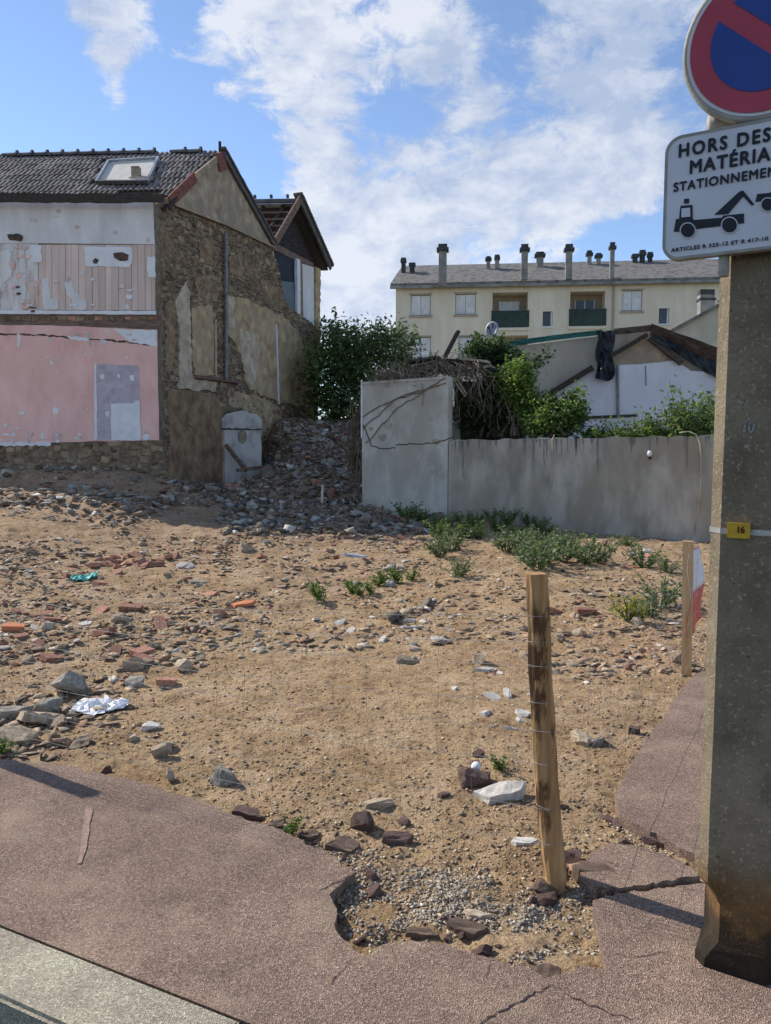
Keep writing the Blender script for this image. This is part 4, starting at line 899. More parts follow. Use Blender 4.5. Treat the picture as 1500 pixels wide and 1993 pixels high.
# satellite dish
SDp = at(957, 641, 24.0)
DS = thing('satellite_dish', 'small grey satellite dish on a mast before the apartment block', 'satellite dish', tuple(at(957, 700, 24.0)))
n = Vector((-.45, -.85, .25)).normalized(); u = n.cross(Vector((0, 0, 1))).normalized(); w = u.cross(n); V = [SDp - n * .05]; Fs = []
for k in range(1, 4):
    for j in range(18): t = 2 * math.pi * j / 18; rr = k / 3; V.append(SDp + u * math.cos(t) * .21 * rr + w * math.sin(t) * .26 * rr - n * .05 * (1 - rr * rr))
for j in range(18): Fs.append((0, 1 + j, 1 + (j + 1) % 18))
for k in range(2):
    for j in range(18): Fs.append((1 + k * 18 + j, 1 + k * 18 + (j + 1) % 18, 19 + k * 18 + (j + 1) % 18, 19 + k * 18 + j))
b = MB(); b.add(V, Fs); o = b.build('dish', M_ZINC, DS, smooth=True); o.modifiers.new('t', 'SOLIDIFY').thickness = .01
b = MB(); b.tube([at(960, 720, 24.05), at(959, 628, 24.05)], .025, 6); b.build('mast', M_COWL, DS)
b = MB(); b.tube([SDp - w * .2, SDp + n * .28 - w * .05], .012, 5); b.obox(SDp + n * .28 - w * .05, u * .03, w * .03, n * .05); b.build('receiver_arm', M_COWL, DS)

# ================================================================== collapsed shed behind the tall panel
SH = thing('collapsed_shed', 'collapsed brick shed with broken roof slabs behind the tall concrete panel', 'shed', tuple(at(930, 850, 16.6)))
M_SLAB = pm('mossy roof slab', (.028, .024, .022), (.11, .095, .08), 5, bump=.6, c3=(.06, .05, .045))
PLS = (at(930, 800, 16.9), WN)
poly(PLS, [(868, 738), (1000, 742), (1005, 870), (868, 870)], .25, 'back_wall', M_WOODD, SH, lift=-.5)
poly(PLS, ragged([(866, 748), (876, 746), (877, 815), (867, 816)], 8, .6, 2), .2, 'concrete_post', M_PALE, SH, lift=.1)
poly(PLS, ragged([(866, 790), (895, 792), (896, 818), (866, 818)], 8, 1.2, 3), .25, 'lintel', M_BRICK if False else M_CONC2, SH, lift=.02)
poly(PLS, [(868, 818), (893, 818), (893, 823), (868, 824)], .2, 'sill', M_CLEAN, SH, lift=.14)
poly(PLS, ragged([(869, 823), (892, 823), (892, 860), (870, 860)], 8, .8, 3), .2, 'pier', M_PALE, SH, lift=.10)
rs = random.Random(5)
for k in range(16):
    x = rs.uniform(825, 985); y = 706 + rs.uniform(-8, 18) + abs(x - 880) * .02; p = at(x, y, rs.uniform(16.2, 17.6)); l = rs.uniform(.25, .65); ang = rs.uniform(-.5, .5); ti = rs.uniform(-.25, .25)
    b = MB(); b.obox(p, Vector((math.cos(ang), math.sin(ang), ti)) * l / 2, Vector((-math.sin(ang), math.cos(ang), 0)) * .18, Vector((0, 0, .025))); b.build('roof_slab', M_SLAB if k % 4 else M_CONC2, SH)
for k in range(9):
    x0 = rs.uniform(850, 980); x1 = x0 + rs.uniform(-70, 60); b = MB(); b.bar(at(x0, 704 + rs.uniform(0, 10), 16.3), at(x1, 728 + rs.uniform(0, 90), 16.1), .035, .03); b.build('broken_lath', M_SLAB if k % 3 else M_OCHRE2, SH)
b = MB(); b.bar(at(866, 694, 16.8), at(892, 644, 16.9), .10, .07); o = b.build('wood_plank', M_WOODD); o['label'] = 'charred dark plank sticking up at an angle from the collapsed shed'; o['category'] = 'plank'
# ================================================================== concrete post with signs
TH = rad(31); PS = Vector((math.cos(TH), -math.sin(TH), 0)); PB = Vector((math.sin(TH), math.cos(TH), 0))   # along the face, into the post
def pole_mat():
    m = pm('exposed aggregate concrete', (.125, .096, .062), (.25, .20, .135), 6, bump=.6, bscale=110, bdist=.005, c3=(.185, .147, .098), lo=.32, hi=.70, detail=10, specks=((85, .575, (.33, .285, .205)), (95, .60, (.06, .05, .037)), (120, .625, (.44, .39, .30))))
    nt = m.node_tree; N = nt.nodes; L = nt.links; bs = N['Principled BSDF']; src = bs.inputs['Base Color'].links[0].from_socket
    tc = N.new('ShaderNodeTexCoord'); sp = N.new('ShaderNodeSeparateXYZ'); L.new(tc.outputs['Object'], sp.inputs[0])
    no = N.new('ShaderNodeTexNoise'); no.inputs['Scale'].default_value = 7; no.inputs['Detail'].default_value = 6; L.new(tc.outputs['Object'], no.inputs['Vector'])
    ma = N.new('ShaderNodeMath'); ma.operation = 'MULTIPLY_ADD'; ma.inputs[1].default_value = -.22; L.new(no.outputs[0], ma.inputs[0]); L.new(sp.outputs['Z'], ma.inputs[2])
    cr = N.new('ShaderNodeValToRGB'); e = cr.color_ramp.elements        # wet dog-mark stains at the foot
    e[0].position = .04; e[0].color = (.10, .09, .085, 1); e[1].position = .40; e[1].color = (1, 1, 1, 1)
    x = e.new(.16); x.color = (.22, .17, .14, 1); x = e.new(.20); x.color = (.62, .42, .24, 1); x = e.new(.27); x.color = (.75, .55, .34, 1)
    mr = N.new('ShaderNodeMapRange'); mr.inputs['From Min'].default_value = -.13; mr.inputs['From Max'].default_value = .87; L.new(ma.outputs[0], mr.inputs['Value']); L.new(mr.outputs[0], cr.inputs[0])
    mx = N.new('ShaderNodeMixRGB'); mx.blend_type = 'MULTIPLY'; mx.inputs[0].default_value = 1; L.new(src, mx.inputs[1]); L.new(cr.outputs[0], mx.inputs[2]); L.new(mx.outputs[0], bs.inputs['Base Color'])
    return m
M_POLE = pole_mat()
fl = onz(1370, 1882, 0.0)                       # front-left arris where the bevel meets the face
PW, PD, PC = .165, .20, .032
def pole_ring(z):
    # outline in (along face, depth): starts at the left bevel, runs round
    t = 1 + .012 * math.sin(z * 2)
    bite = 0.0
    if .03 < z < .27: bite = .045 * math.sin((z - .03) / .24 * math.pi) ** .7 + random.uniform(-.004, .006)
    jj = lambda: random.uniform(-.0012, .0012)
    pts = [(0 + bite * .9, 0 + bite * .15), (PW, 0), (PW + PC, PC), (PW + PC, PD), (PW, PD + PC), (0, PD + PC), (-PC, PD), (-PC + bite * 1.1, PC + bite * .4)]
    return [fl + PS * (a + jj()) + PB * (d + jj()) + Vector((0, 0, z)) for a, d in pts]
zs = [-.3] + [i * .03 for i in range(0, 14)] + [.5 + .25 * i for i in range(26)]
V = []; Fs = []
for z in zs: V += pole_ring(z)
for i in range(len(zs) - 1):
    for k in range(8): Fs.append((i * 8 + k, i * 8 + (k + 1) % 8, (i + 1) * 8 + (k + 1) % 8, (i + 1) * 8 + k))
Fs.append(tuple(range((len(zs) - 1) * 8, len(zs) * 8)))
POST = thing('concrete_post', 'square concrete post stained dark at its foot, carrying two signs', 'post', tuple(fl + PS * .08 + PB * .1))
b = MB(); b.add(V, Fs); b.build('shaft', M_POLE, POST)
FACE = (fl, -PB)
# steel band and yellow number plate
M_STEEL = pm('steel band', (.30, .29, .28), (.46, .45, .44), 20, rough=.45, bump=.1, metal=.6)
M_YEL = pm('yellow plate', (.46, .27, .02), (.60, .38, .04), 18, rough=.5, bump=.15, c3=(.55, .34, .03))
M_INK = pm('dark red ink', (.06, .02, .01), (.10, .035, .02), 20, bump=0)
M_BLACK = pm('sign black', (.010, .011, .018), (.018, .019, .028), 5, rough=.5, bump=0)
zb_ = hit(FACE, 1440, 1035).z
b = MB()
def ring8(o_, z): return [fl + PS * a + PB * d + Vector((0, 0, z)) for a, d in ((-o_ * .4, -o_), (PW + o_ * .4, -o_), (PW + PC + o_, PC - o_ * .4), (PW + PC + o_, PD + o_ * .4), (PW + o_ * .4, PD + PC + o_), (-o_ * .4, PD + PC + o_), (-PC - o_, PD + o_ * .4), (-PC - o_, PC - o_ * .4))]
r0, r1 = ring8(.003, zb_ - .008), ring8(.003, zb_ + .008)
b.add(r0 + r1, [(k, (k + 1) % 8, 8 + (k + 1) % 8, 8 + k) for k in range(8)]); o = b.build('steel_band', M_STEEL, POST); o.modifiers.new('t', 'SOLIDIFY').thickness = .002
q = [hit(FACE, x, y) for x, y in ((1418, 1017), (1460, 1019), (1459, 1046), (1417, 1044))]
b = MB(); b.prism([p - PB * .014 for p in q], PB * .011); TAG = b.build('number_plate', M_YEL, POST)
b = MB()
for i in range(4): b.bar(q[i] - PB * .0155, q[(i + 1) % 4] - PB * .0155, .004, .003, PB)
b.build('plate_rim', M_YEL, TAG)

def text_mesh(body, offset=0.0, space=1.0):
    c = bpy.data.curves.new('lettering', 'FONT'); c.body = body; c.offset = offset; c.space_character = space; c.resolution_u = 3; c.extrude = 0
    o = bpy.data.objects.new('lettering', c); COL.objects.link(o)
    dg = bpy.context.evaluated_depsgraph_get(); me = bpy.data.meshes.new_from_object(o.evaluated_get(dg)); bpy.data.objects.remove(o); bpy.data.curves.remove(c); return me
def bounds(me):
    xs = [v.co.x for v in me.vertices]; ys = [v.co.y for v in me.vertices]; return min(xs), max(xs), min(ys), max(ys)
def place_text(full, vis, p_lb, p_rb, cap_h, nrm, name, mat, parent, offset=.0, space=1.0, lift=.002, bold=.05):
    """baseline from p_lb to p_rb fits the visible part VIS of FULL"""
    tm = text_mesh(vis, offset, space); x0, x1, _, _ = bounds(tm); bpy.data.meshes.remove(tm)
    hm = text_mesh('H', offset); _, _, hy0, hy1 = bounds(hm); bpy.data.meshes.remove(hm)
    me = text_mesh(full, offset, space); d = (p_rb - p_lb); sx = d.length / (x1 - x0); d.normalize(); up = nrm.cross(d).normalized()
    if up.z < 0: up = -up
    sy = cap_h / (hy1 - hy0)
    V0 = [(v.co.x, v.co.y) for v in me.vertices]; F0 = [tuple(p.vertices) for p in me.polygons]; b = MB(); e = bold * cap_h
    for q, (ex, ey) in enumerate(((0, 0), (e, 0), (-e, 0), (0, e), (0, -e), (e * .7, e * .7), (-e * .7, -e * .7), (e * .7, -e * .7), (-e * .7, e * .7)) if bold else ((0, 0),)):
        b.add([p_lb + d * ((x - x0) * sx + ex) + up * ((y - hy0) * sy + ey) + nrm * (lift + q * .00012) for x, y in V0], F0)
    return obj(name, b.mesh(name, recalc=False), mat, parent)
place_text('16', '16', hit(FACE, 1437, 1036) - PB * .014, hit(FACE, 1450, 1036.5) - PB * .014, .018, -PB, 'lettering', M_INK, TAG, offset=0)
M_STENC = pm('faded pale stencil', (.16, .155, .15), (.34, .34, .33), 60, bump=0, lo=.4, hi=.6)
place_text('10', '10', hit(FACE, 1447, 841), hit(FACE, 1467, 842), .031, -PB, 'stencil', M_STENC, POST, offset=0, lift=.0035, bold=.03)

# sign plane
SC = hit((fl - PB * .075, -PB), 1490, 73); SPL = (SC, -PB); SNRM = -PB
M_SWHITE = pm('sign white', (.50, .50, .53), (.56, .56, .59), 6, rough=.45, bump=.03, spec=.4)
M_SRED = pm('sign red', (.33, .030, .055), (.38, .042, .068), 6, rough=.45, bump=0, spec=.4)
M_SBLUE = pm('sign blue', (.006, .035, .20), (.008, .045, .24), 6, rough=.45, bump=0, spec=.4)
M_SRIM = pm('sign edge aluminium', (.24, .225, .19), (.34, .32, .28), 20, rough=.6, bump=.1)
def sp(a, z, n=0.0): return SC + PS * a + Vector((0, 0, z)) + SNRM * n
def disc(r, n, th, name, mat, parent, k=72): b = MB(); b.prism([sp(r * math.cos(2 * math.pi * i / k), r * math.sin(2 * math.pi * i / k), n) for i in range(k)], -SNRM * th); return b.build(name, mat, parent)
NP = thing('no_parking_sign', 'round red and blue no parking sign above the white panel', 'sign', tuple(SC))
R0 = .206
b = MB()
prof = [(R0 - .012, .0), (R0 + .002, -.002), (R0 + .004, -.012), (R0 + .003, -.032), (R0 - .006, -.034), (R0 - .012, -.008)]
K = 72; V = [sp(r * math.cos(2 * math.pi * i / K), r * math.sin(2 * math.pi * i / K), n) for i in range(K) for r, n in prof]; m_ = len(prof)
b.add(V, [(i * m_ + j, i * m_ + (j + 1) % m_, ((i + 1) % K) * m_ + (j + 1) % m_, ((i + 1) % K) * m_ + j) for i in range(K) for j in range(m_)]); b.build('rim', M_SRIM, NP, smooth=True)
disc(R0 - .010, .001, .006, 'plate', M_SWHITE, NP); disc(R0 - .018, .0035, .001, 'red_border', M_SRED, NP)
ri = R0 * .655
def chord_poly(sign):
    hw = .026; pts = []        # blue half discs either side of the bar (bar runs from upper left to lower right)
    d = Vector((math.cos(rad(-42)), math.sin(rad(-42)))); nn = Vector((-d.y, d.x)) * sign
    a0 = math.asin(hw / ri)
    base = math.atan2(nn.y, nn.x)
    for i in range(41):
        t = base - (math.pi / 2 - a0) + (math.pi - 2 * a0) * i / 40; pts.append((ri * math.cos(t), ri * math.sin(t)))
    return pts
for s_ in (1, -1):
    b = MB(); b.prism([sp(x, y, .0055) for x, y in chord_poly(s_)], -SNRM * .001); b.build('blue_field', M_SBLUE, NP)
for z in (-.10, .10):
    b = MB(); b.obox(sp(.02, z, -.045), PS * .16, PB * .012, Vector((0, 0, .02))); b.build('mounting_rail', M_SRIM, NP)
# collar clamp seen between the signs
zc = hit(SPL, 1400, 236).z - SC.z; ac = (hit(SPL, 1400, 225) - SC).dot(PS)
b = MB(); b.tube([sp(ac - .035, zc + .012, -.050), sp(ac - .01, zc + .016, -.058), sp(ac + .10, zc + .016, -.058)], [.026, .028, .028], 10); b.build('clamp', M_SRIM, NP, smooth=True)
b = MB(); b.tube([sp(ac + .03, zc + .006, -.036), sp(ac + .03, zc + .006, -.030)], .006, 8); b.build('bolt', M_CLEAN, NP)

# rectangular panel
pa0 = (hit(SPL, 1291, 400) - SC).dot(PS); pz1 = hit(SPL, 1330, 262).z - SC.z; pz0 = hit(SPL, 1330, 504).z - SC.z; pa1 = -pa0 - .03
def rrect(a0, a1, z0, z1, r, n, k=8):
    pts = []
    for cx, cz, st in ((a1 - r, z1 - r, 0), (a0 + r, z1 - r, 90), (a0 + r, z0 + r, 180), (a1 - r, z0 + r, 270)):
        for i in range(k + 1): t = rad(st + 90 * i / k); pts.append(sp(cx + r * math.cos(t), cz + r * math.sin(t), n))
    return pts
TP = thing('tow_away_panel', 'white rounded panel with a tow truck symbol under the round sign', 'sign', tuple(sp(0, pz0)))
b = MB(); outer = [rrect(pa0, pa1, pz0, pz1, .045, n) for n in (.0, -.03)]; inner = [rrect(pa0 + .008, pa1 - .008, pz0 + .008, pz1 - .008, .038, n) for n in (.0, -.03)]
k = len(outer[0]); b.add(outer[0] + outer[1] + inner[0] + inner[1], [f for i in range(k) for f in ((i, (i + 1) % k, k + (i + 1) % k, k + i), (i, (i + 1) % k, 2 * k + (i + 1) % k, 2 * k + i), (2 * k + i, 2 * k + (i + 1) % k, 3 * k + (i + 1) % k, 3 * k + i))]); b.build('rim', M_SRIM, TP)
b = MB(); b.prism(rrect(pa0 + .007, pa1 - .007, pz0 + .007, pz1 - .007, .039, -.001), -SNRM * .004); b.build('plate', M_SWHITE, TP)
def Z6(x, y): return (1260 + x / 6.229, 220 + y / 6.229)
def sline(full, vis, lx, ly, rx, ry, cap, off, spc=1.0):
    p, q = hit(SPL, *Z6(lx, ly)), hit(SPL, *Z6(rx, ry)); q = Vector((q.x, q.y, (p.z + q.z) / 2)); p = Vector((p.x, p.y, q.z))
    place_text(full, vis, p, q, cap, SNRM, 'lettering', M_BLACK, TP, 0.0, spc)
px_m = (hit(SPL, 1400, 300) - hit(SPL, 1400, 400)).length / 100.0
sline('HORS DES CASES', 'HORS DES', 385, 525, 1485, 350, 152 / 6.229 * px_m, .028, 1.25)
sline('MATÉRIALISÉES', 'MATÉRIA', 518, 722, 1483, 585, 152 / 6.229 * px_m, .028, 1.15)
sline('STATIONNEMENT GÊNANT', 'STATIONNEME', 318, 957, 1432, 777, 105 / 6.229 * px_m, .03, 1.15)
sline('ARTICLES R 325-12 ET R 417-10', 'ARTICLES R 325-12 ET R 417-10', 288, 1688, 1462, 1540, 44 / 6.229 * px_m, .02, 1.1)
def sym(pts, name, mat, n=.0012, parent=TP): b = MB(); b.prism([hit(SPL, *Z6(x, y)) + SNRM * n for x, y in pts], -SNRM * .001); return b.build(name, mat, parent)
def circ(cx, cy, r, k=28): return [(cx + r * math.cos(2 * math.pi * i / k), cy + r * 1.0 * math.sin(2 * math.pi * i / k)) for i in range(k)]
TK = sym([(318, 1440), (345, 1287), (383, 1282), (400, 1125), (545, 1113), (548, 1285), (570, 1297), (905, 1268), (915, 1244), (1170, 1218), (1170, 1338), (1090, 1342), (880, 1372), (600, 1405), (380, 1440)], 'tow_truck_symbol', M_BLACK)
sym([(414, 1160), (518, 1150), (520, 1258), (412, 1268)], 'cab_window', M_SWHITE, .0026, TK)
for cx, cy, r in ((490, 1425, 84), (995, 1362, 90)):
    sym(circ(cx, cy, r + 14), 'wheel_gap', M_SWHITE, .0026, TK); sym(circ(cx, cy, r), 'wheel', M_BLACK, .0040, TK)
sym([(443, 1042), (503, 1036), (503, 1094), (443, 1100)], 'beacon', M_BLACK, .0012, TK)
sym([(810, 1234), (1115, 952), (1160, 940), (1295, 1108), (1265, 1124), (1158, 1012), (975, 1226)], 'crane_arm', M_BLACK, .0014, TK)
CS = sym([(1308, 1076), (1330, 982), (1480, 968), (1600, 890), (1760, 868), (1850, 930), (1960, 915), (1975, 1000), (1310, 1078)], 'car_symbol', M_BLACK)
for cx, cy in ((1458, 1112), (1830, 1062)): sym(circ(cx, cy, 88), 'wheel_gap', M_SWHITE, .0026, CS); sym(circ(cx, cy, 75), 'wheel', M_BLACK, .0040, CS)
a_, z_ = (hit(SPL, 1405, 520) - SC).dot(PS), hit(SPL, 1405, 520).z - SC.z
b = MB(); b.tube([sp(a_, z_ - .02, -.03), sp(a_, z_ + .20, -.03)], .014, 10); b.build('bracket', M_SRIM, TP)
for z in (.05, .2):
    b = MB(); b.obox(sp(.0, pz0 + z, -.045), PS * .2, PB * .014, Vector((0, 0, .018))); b.build('mounting_rail', M_SRIM, TP)

# ================================================================== stakes and wire fence
def wood_mat(name, c1, c2, c3, bark=None, lo=.515, hi=.60):
    m = pm(name, c1, c2, 16, bump=.5, bscale=60, bdist=.006, stretch=(1.6, 1.6, .12), c3=c3, rough=.8, lo=.3, hi=.7)
    if bark:
        nt = m.node_tree; N = nt.nodes; L = nt.links; bs = N['Principled BSDF']; src = bs.inputs['Base Color'].links[0].from_socket
        tc = N.new('ShaderNodeTexCoord'); mp = N.new('ShaderNodeMapping'); mp.inputs['Scale'].default_value = (13, 13, 4.2); mp.inputs['Location'].default_value = (.3, 1.1, .15); L.new(tc.outputs['Object'], mp.inputs[0])
        n = N.new('ShaderNodeTexNoise'); n.inputs['Scale'].default_value = 1.0; n.inputs['Detail'].default_value = 5; n.inputs['Roughness'].default_value = .6; L.new(mp.outputs[0], n.inputs['Vector'])
        mr = N.new('ShaderNodeMapRange'); mr.inputs['From Min'].default_value = lo; mr.inputs['From Max'].default_value = hi; L.new(n.outputs[0], mr.inputs['Value'])
        sp_ = N.new('ShaderNodeSeparateXYZ'); L.new(tc.outputs['Object'], sp_.inputs[0])       # sawn clean head without bark
        m2 = N.new('ShaderNodeMapRange'); m2.inputs['From Min'].default_value = 1.06; m2.inputs['From Max'].default_value = 1.0; L.new(sp_.outputs['Z'], m2.inputs['Value'])
        mu = N.new('ShaderNodeMath'); mu.operation = 'MULTIPLY'; L.new(mr.outputs[0], mu.inputs[0]); L.new(m2.outputs[0], mu.inputs[1])
        mx = N.new('ShaderNodeMixRGB'); L.new(mu.outputs[0], mx.inputs[0]); L.new(src, mx.inputs[1]); mx.inputs[2].default_value = (*bark, 1); L.new(mx.outputs[0], bs.inputs['Base Color'])
    return m
M_STAKE = wood_mat('split chestnut', (.24, .128, .052), (.52, .335, .165), (.39, .235, .105), bark=(.10, .05, .023))
M_LUMBER = wood_mat('orange pine', (.42, .24, .10), (.62, .40, .20), (.52, .315, .14))
S1 = onz(1084, 1716, -.03); S1t = at(1038, 1116, S1.y)
S1path = [at(x, y, S1.y) for x, y in ((1084, 1716), (1072, 1600), (1063, 1500), (1056, 1400), (1047, 1300), (1044, 1200), (1038, 1116))]
S0 = Vector((-2.57, 4.18, -.03)); S2 = onz(1337, 1300, .0); S2t = at(1339, 1053, S2.y)
def stake(base, top, r0, r1, seed, mat, name, label, path=None):
    r = random.Random(seed); n = 18; V = []; Fs = []; prof = [r.uniform(.86, 1.08) for _ in range(n)]
    for k in (2, 3, 9, 10): prof[k] *= .9
    lev = 26; ph = r.uniform(0, 6)
    for i in range(lev + 1):
        t = i / lev; c = (base + Vector((0, 0, -.25))).lerp(top, t)
        if path and c.z > path[0].z: c = Vector((float(np.interp(c.z, [p.z for p in path], [p.x for p in path])), c.y, c.z))
        rr = r0 * (1 - t) + r1 * t
        c = c + Vector((math.sin(t * 5 + ph), math.cos(t * 4 + ph), 0)) * .006
        for k in range(n):
            a = 2 * math.pi * k / n; q = rr * prof[k] * (1 + r.uniform(-.035, .035) + .07 * math.sin(5 * t + k * 1.7)); V.append(c + Vector((math.cos(a) * q, math.sin(a) * q * .85, 0)))
    for i in range(lev):
        for k in range(n): Fs.append((i * n + k, i * n + (k + 1) % n, (i + 1) * n + (k + 1) % n, (i + 1) * n + k))
    Fs.append(tuple(range(lev * n, (lev + 1) * n)))
    b = MB(); b.add(V, Fs); o = b.build(name, mat); o['label'] = label; o['category'] = 'stake'; o['group'] = 'split wood fence stakes'; return o
stake(S1, S1t, .049, .040, 3, M_STAKE, 'fence_stake', 'split chestnut stake with patches of dark bark holding the wire fence corner', S1path)
stake(S0, S0 + Vector((-.06, .02, 1.15)), .062, .054, 8, M_STAKE, 'fence_stake', 'split wooden stake at the far end of the wire fence')
NS = thing('notice_stake', 'sawn orange pine stake carrying the red and white notice sheet', 'stake', tuple(S2))
b = MB(); ax = Vector((math.cos(.45), -math.sin(.45), 0)); ay = Vector((math.sin(.45), math.cos(.45), 0)); wq = .034
V = [(S2 + Vector((0, 0, -.2))) + ax * i + ay * j for i, j in ((-wq, -wq * .7), (wq, -wq * .7), (wq, wq * .7), (-wq, wq * .7))]; T_ = [S2t + ax * i + ay * j for i, j in ((-wq, -wq * .7), (wq, -wq * .7), (wq, wq * .7), (-wq, wq * .7))]
b.add(V + T_, [(0, 3, 2, 1), (4, 5, 6, 7), (0, 1, 5, 4), (1, 2, 6, 5), (2, 3, 7, 6), (3, 0, 4, 7)]); b.build('post', M_LUMBER, NS)
# notice sheet
M_NRED = pm('notice red', (.50, .055, .045), (.60, .085, .065), 9, rough=.5, bump=.15)
M_NWHITE = pm('notice white', (.62, .61, .66), (.74, .73, .77), 9, rough=.5, bump=.15)
M_NGREY = pm('notice print', (.10, .11, .14), (.17, .18, .22), 9, rough=.5, bump=0)
NT = thing('notice_sheet', 'red and white plastic notice sheet tied to the orange pine stake', 'notice', tuple(S2 + Vector((.1, .2, .5))))
YL, YR = S2.y - .03, S2.y + .75
def nsp(u, v, n=0.0):       # u across 0..1, v down 0..1
    yb = 1242 - 40 * u; yt = 1077 - 15 * u
    py = yt + (yb - yt) * v; px = 1341 + (23 + 4 * math.sin(v * 3.1)) * u - 2 * v * (1 - u)
    p = at(px, py, YL + (YR - YL) * u); return p + Vector((-.86, .5, 0)) * (n + .012 * math.sin(u * 7 + v * 9))
def nquad(name, u0, u1, v0a, v0b, v1a, v1b, mat, n=0.0, k=8):
    b = MB(); V = []
    for i in range(k + 1):
        for j in range(k + 1):
            u = u0 + (u1 - u0) * j / k; f = (u - u0) / (u1 - u0); v0 = v0a + (v0b - v0a) * f; v1 = v1a + (v1b - v1a) * f; V.append(nsp(u, v0 + (v1 - v0) * i / k, n))
    b.add(V, [(i * (k + 1) + j, i * (k + 1) + j + 1, (i + 1) * (k + 1) + j + 1, (i + 1) * (k + 1) + j) for i in range(k) for j in range(k)]); o = b.build(name, mat, NT, smooth=True); o.modifiers.new('t', 'SOLIDIFY').thickness = .002; return o
nquad('white_sheet', 0, 1, 0, 0, .56, .50, M_NWHITE); nquad('red_band', 0, 1, .56, .50, 1, 1, M_NRED); nquad('red_corner', .35, .95, -.01, -.01, .19, .16, M_NRED, .008)
for k in range(5): nquad('printed_stroke', .12 + k * .17, .22 + k * .17, .24 + .02 * (k % 2), .23, .47 - .03 * (k % 2), .46, M_NGREY, .007, 3)
# wire mesh
M_WIRE = pm('galvanised wire', (.22, .21, .19), (.34, .33, .31), 30, rough=.6, bump=0, metal=.3)
WF = thing('wire_fence', 'thin square wire mesh fence strung between the wooden stakes', 'fence', tuple(S1))
zw = [at(1050, y, S1.y - .05).z for y in (1200, 1250, 1297, 1370, 1425, 1490, 1575, 1645)]
rw = random.Random(2)
def wire(path, r=.0008): b = MB(); b.tube(path, r, 4, cap=False); b.build('wire', M_WIRE, WF)
for (A0, A1, n) in ((S0, S1, 24), (S1, S2, 19)):
    off = Vector((-.05, -.055, 0)) if A1 is S1 else Vector((.055, -.05, 0))
    def fp(t, z): return Vector((A0.x + (A1.x - A0.x) * t, A0.y + (A1.y - A0.y) * t, z - .10 * math.sin(math.pi * t) * (z / 1.0) * (1 if A1 is S1 else .8))) + off * (1 - abs(2 * t - 1) * .1)
    for z in zw:
        wire([fp(i / 16, z) + Vector((rw.uniform(-.003, .003), rw.uniform(-.003, .003), rw.uniform(-.004, .004))) for i in range(17)], .0009)
    for k in range(1, n):
        wire([fp((k + rw.uniform(-.08, .08)) / n, z + rw.uniform(-.004, .004)) for z in zw + [.06]], .0008)
for z in zw:        # turns round the corner stake
    c = S1.lerp(S1t, (z + .03) / (S1t.z + .03)); b = MB(); b.tube([c + Vector((math.cos(t) * .057, math.sin(t) * .052, z - c.z)) for t in [math.pi * (.95 + 1.1 * i / 12) for i in range(13)]], .0006, 4, cap=False); b.build('wire', M_WIRE, WF)
# ================================================================== vegetation
def leaf_arrays(C, size, r, flat=.35, asp=.55):
    """diamond leaves, two triangles each, at centres C"""
    n = len(C); d = r.normal(size=(n, 3)); d[:, 2] *= .6; d /= np.linalg.norm(d, axis=1)[:, None]
    up = r.normal(size=(n, 3)) * flat + np.array([0, 0, 1.0]); s = np.cross(d, up); s /= np.linalg.norm(s, axis=1)[:, None] + 1e-9
    nn = np.cross(s, d); size = size[:, None]
    a = C - d * size * .5; c = C + d * size * .5; m = C - nn * size * .08
    l = C + s * size * asp * .5 + nn * size * .05; q = C - s * size * asp * .5 + nn * size * .05
    V = np.stack([a, l, c, q, m], 1).reshape(-1, 3); i = np.arange(n)[:, None] * 5
    Fc = np.concatenate([i + np.array([[0, 1, 4]]), i + np.array([[1, 2, 4]]), i + np.array([[2, 3, 4]]), i + np.array([[3, 0, 4]])])
    return V, Fc
def leaf_mesh(name, C, size, cols, seed, flat=.5, asp=.55, ti=None):
    r = np.random.RandomState(seed); V, Fc = leaf_arrays(C, size, r, flat, asp)
    pal = np.array(cols); k = r.randint(0, len(pal), len(C)); c = pal[k] * r.uniform(.7, 1.25, (len(C), 1)) * (1 if ti is None else ti[:, None]); c = np.repeat(c, 5, 0)
    return mesh_np(name, V, Fc, c)
M_LEAF = pm('leaf', (.85, .85, .85), (1.1, 1.1, 1.1), 4, rough=.55, bump=0, vc=True, transl=.48, spec=.3)
M_STEM = pm('woody stem', (.07, .05, .03), (.16, .12, .08), 12, bump=.3)
M_GSTEM = pm('green stem', (.07, .10, .03), (.14, .18, .06), 12, bump=0)
GREEN_D = [(.055, .10, .036), (.072, .125, .045), (.042, .08, .032), (.098, .145, .062)]
GREEN_M = [(.115, .175, .055), (.15, .215, .068), (.088, .145, .052), (.19, .25, .095)]
GREEN_L = [(.16, .24, .045), (.12, .20, .04), (.20, .27, .06), (.085, .15, .035)]
GREY_G = [(.17, .205, .12), (.22, .25, .155), (.13, .175, .095), (.26, .28, .19)]
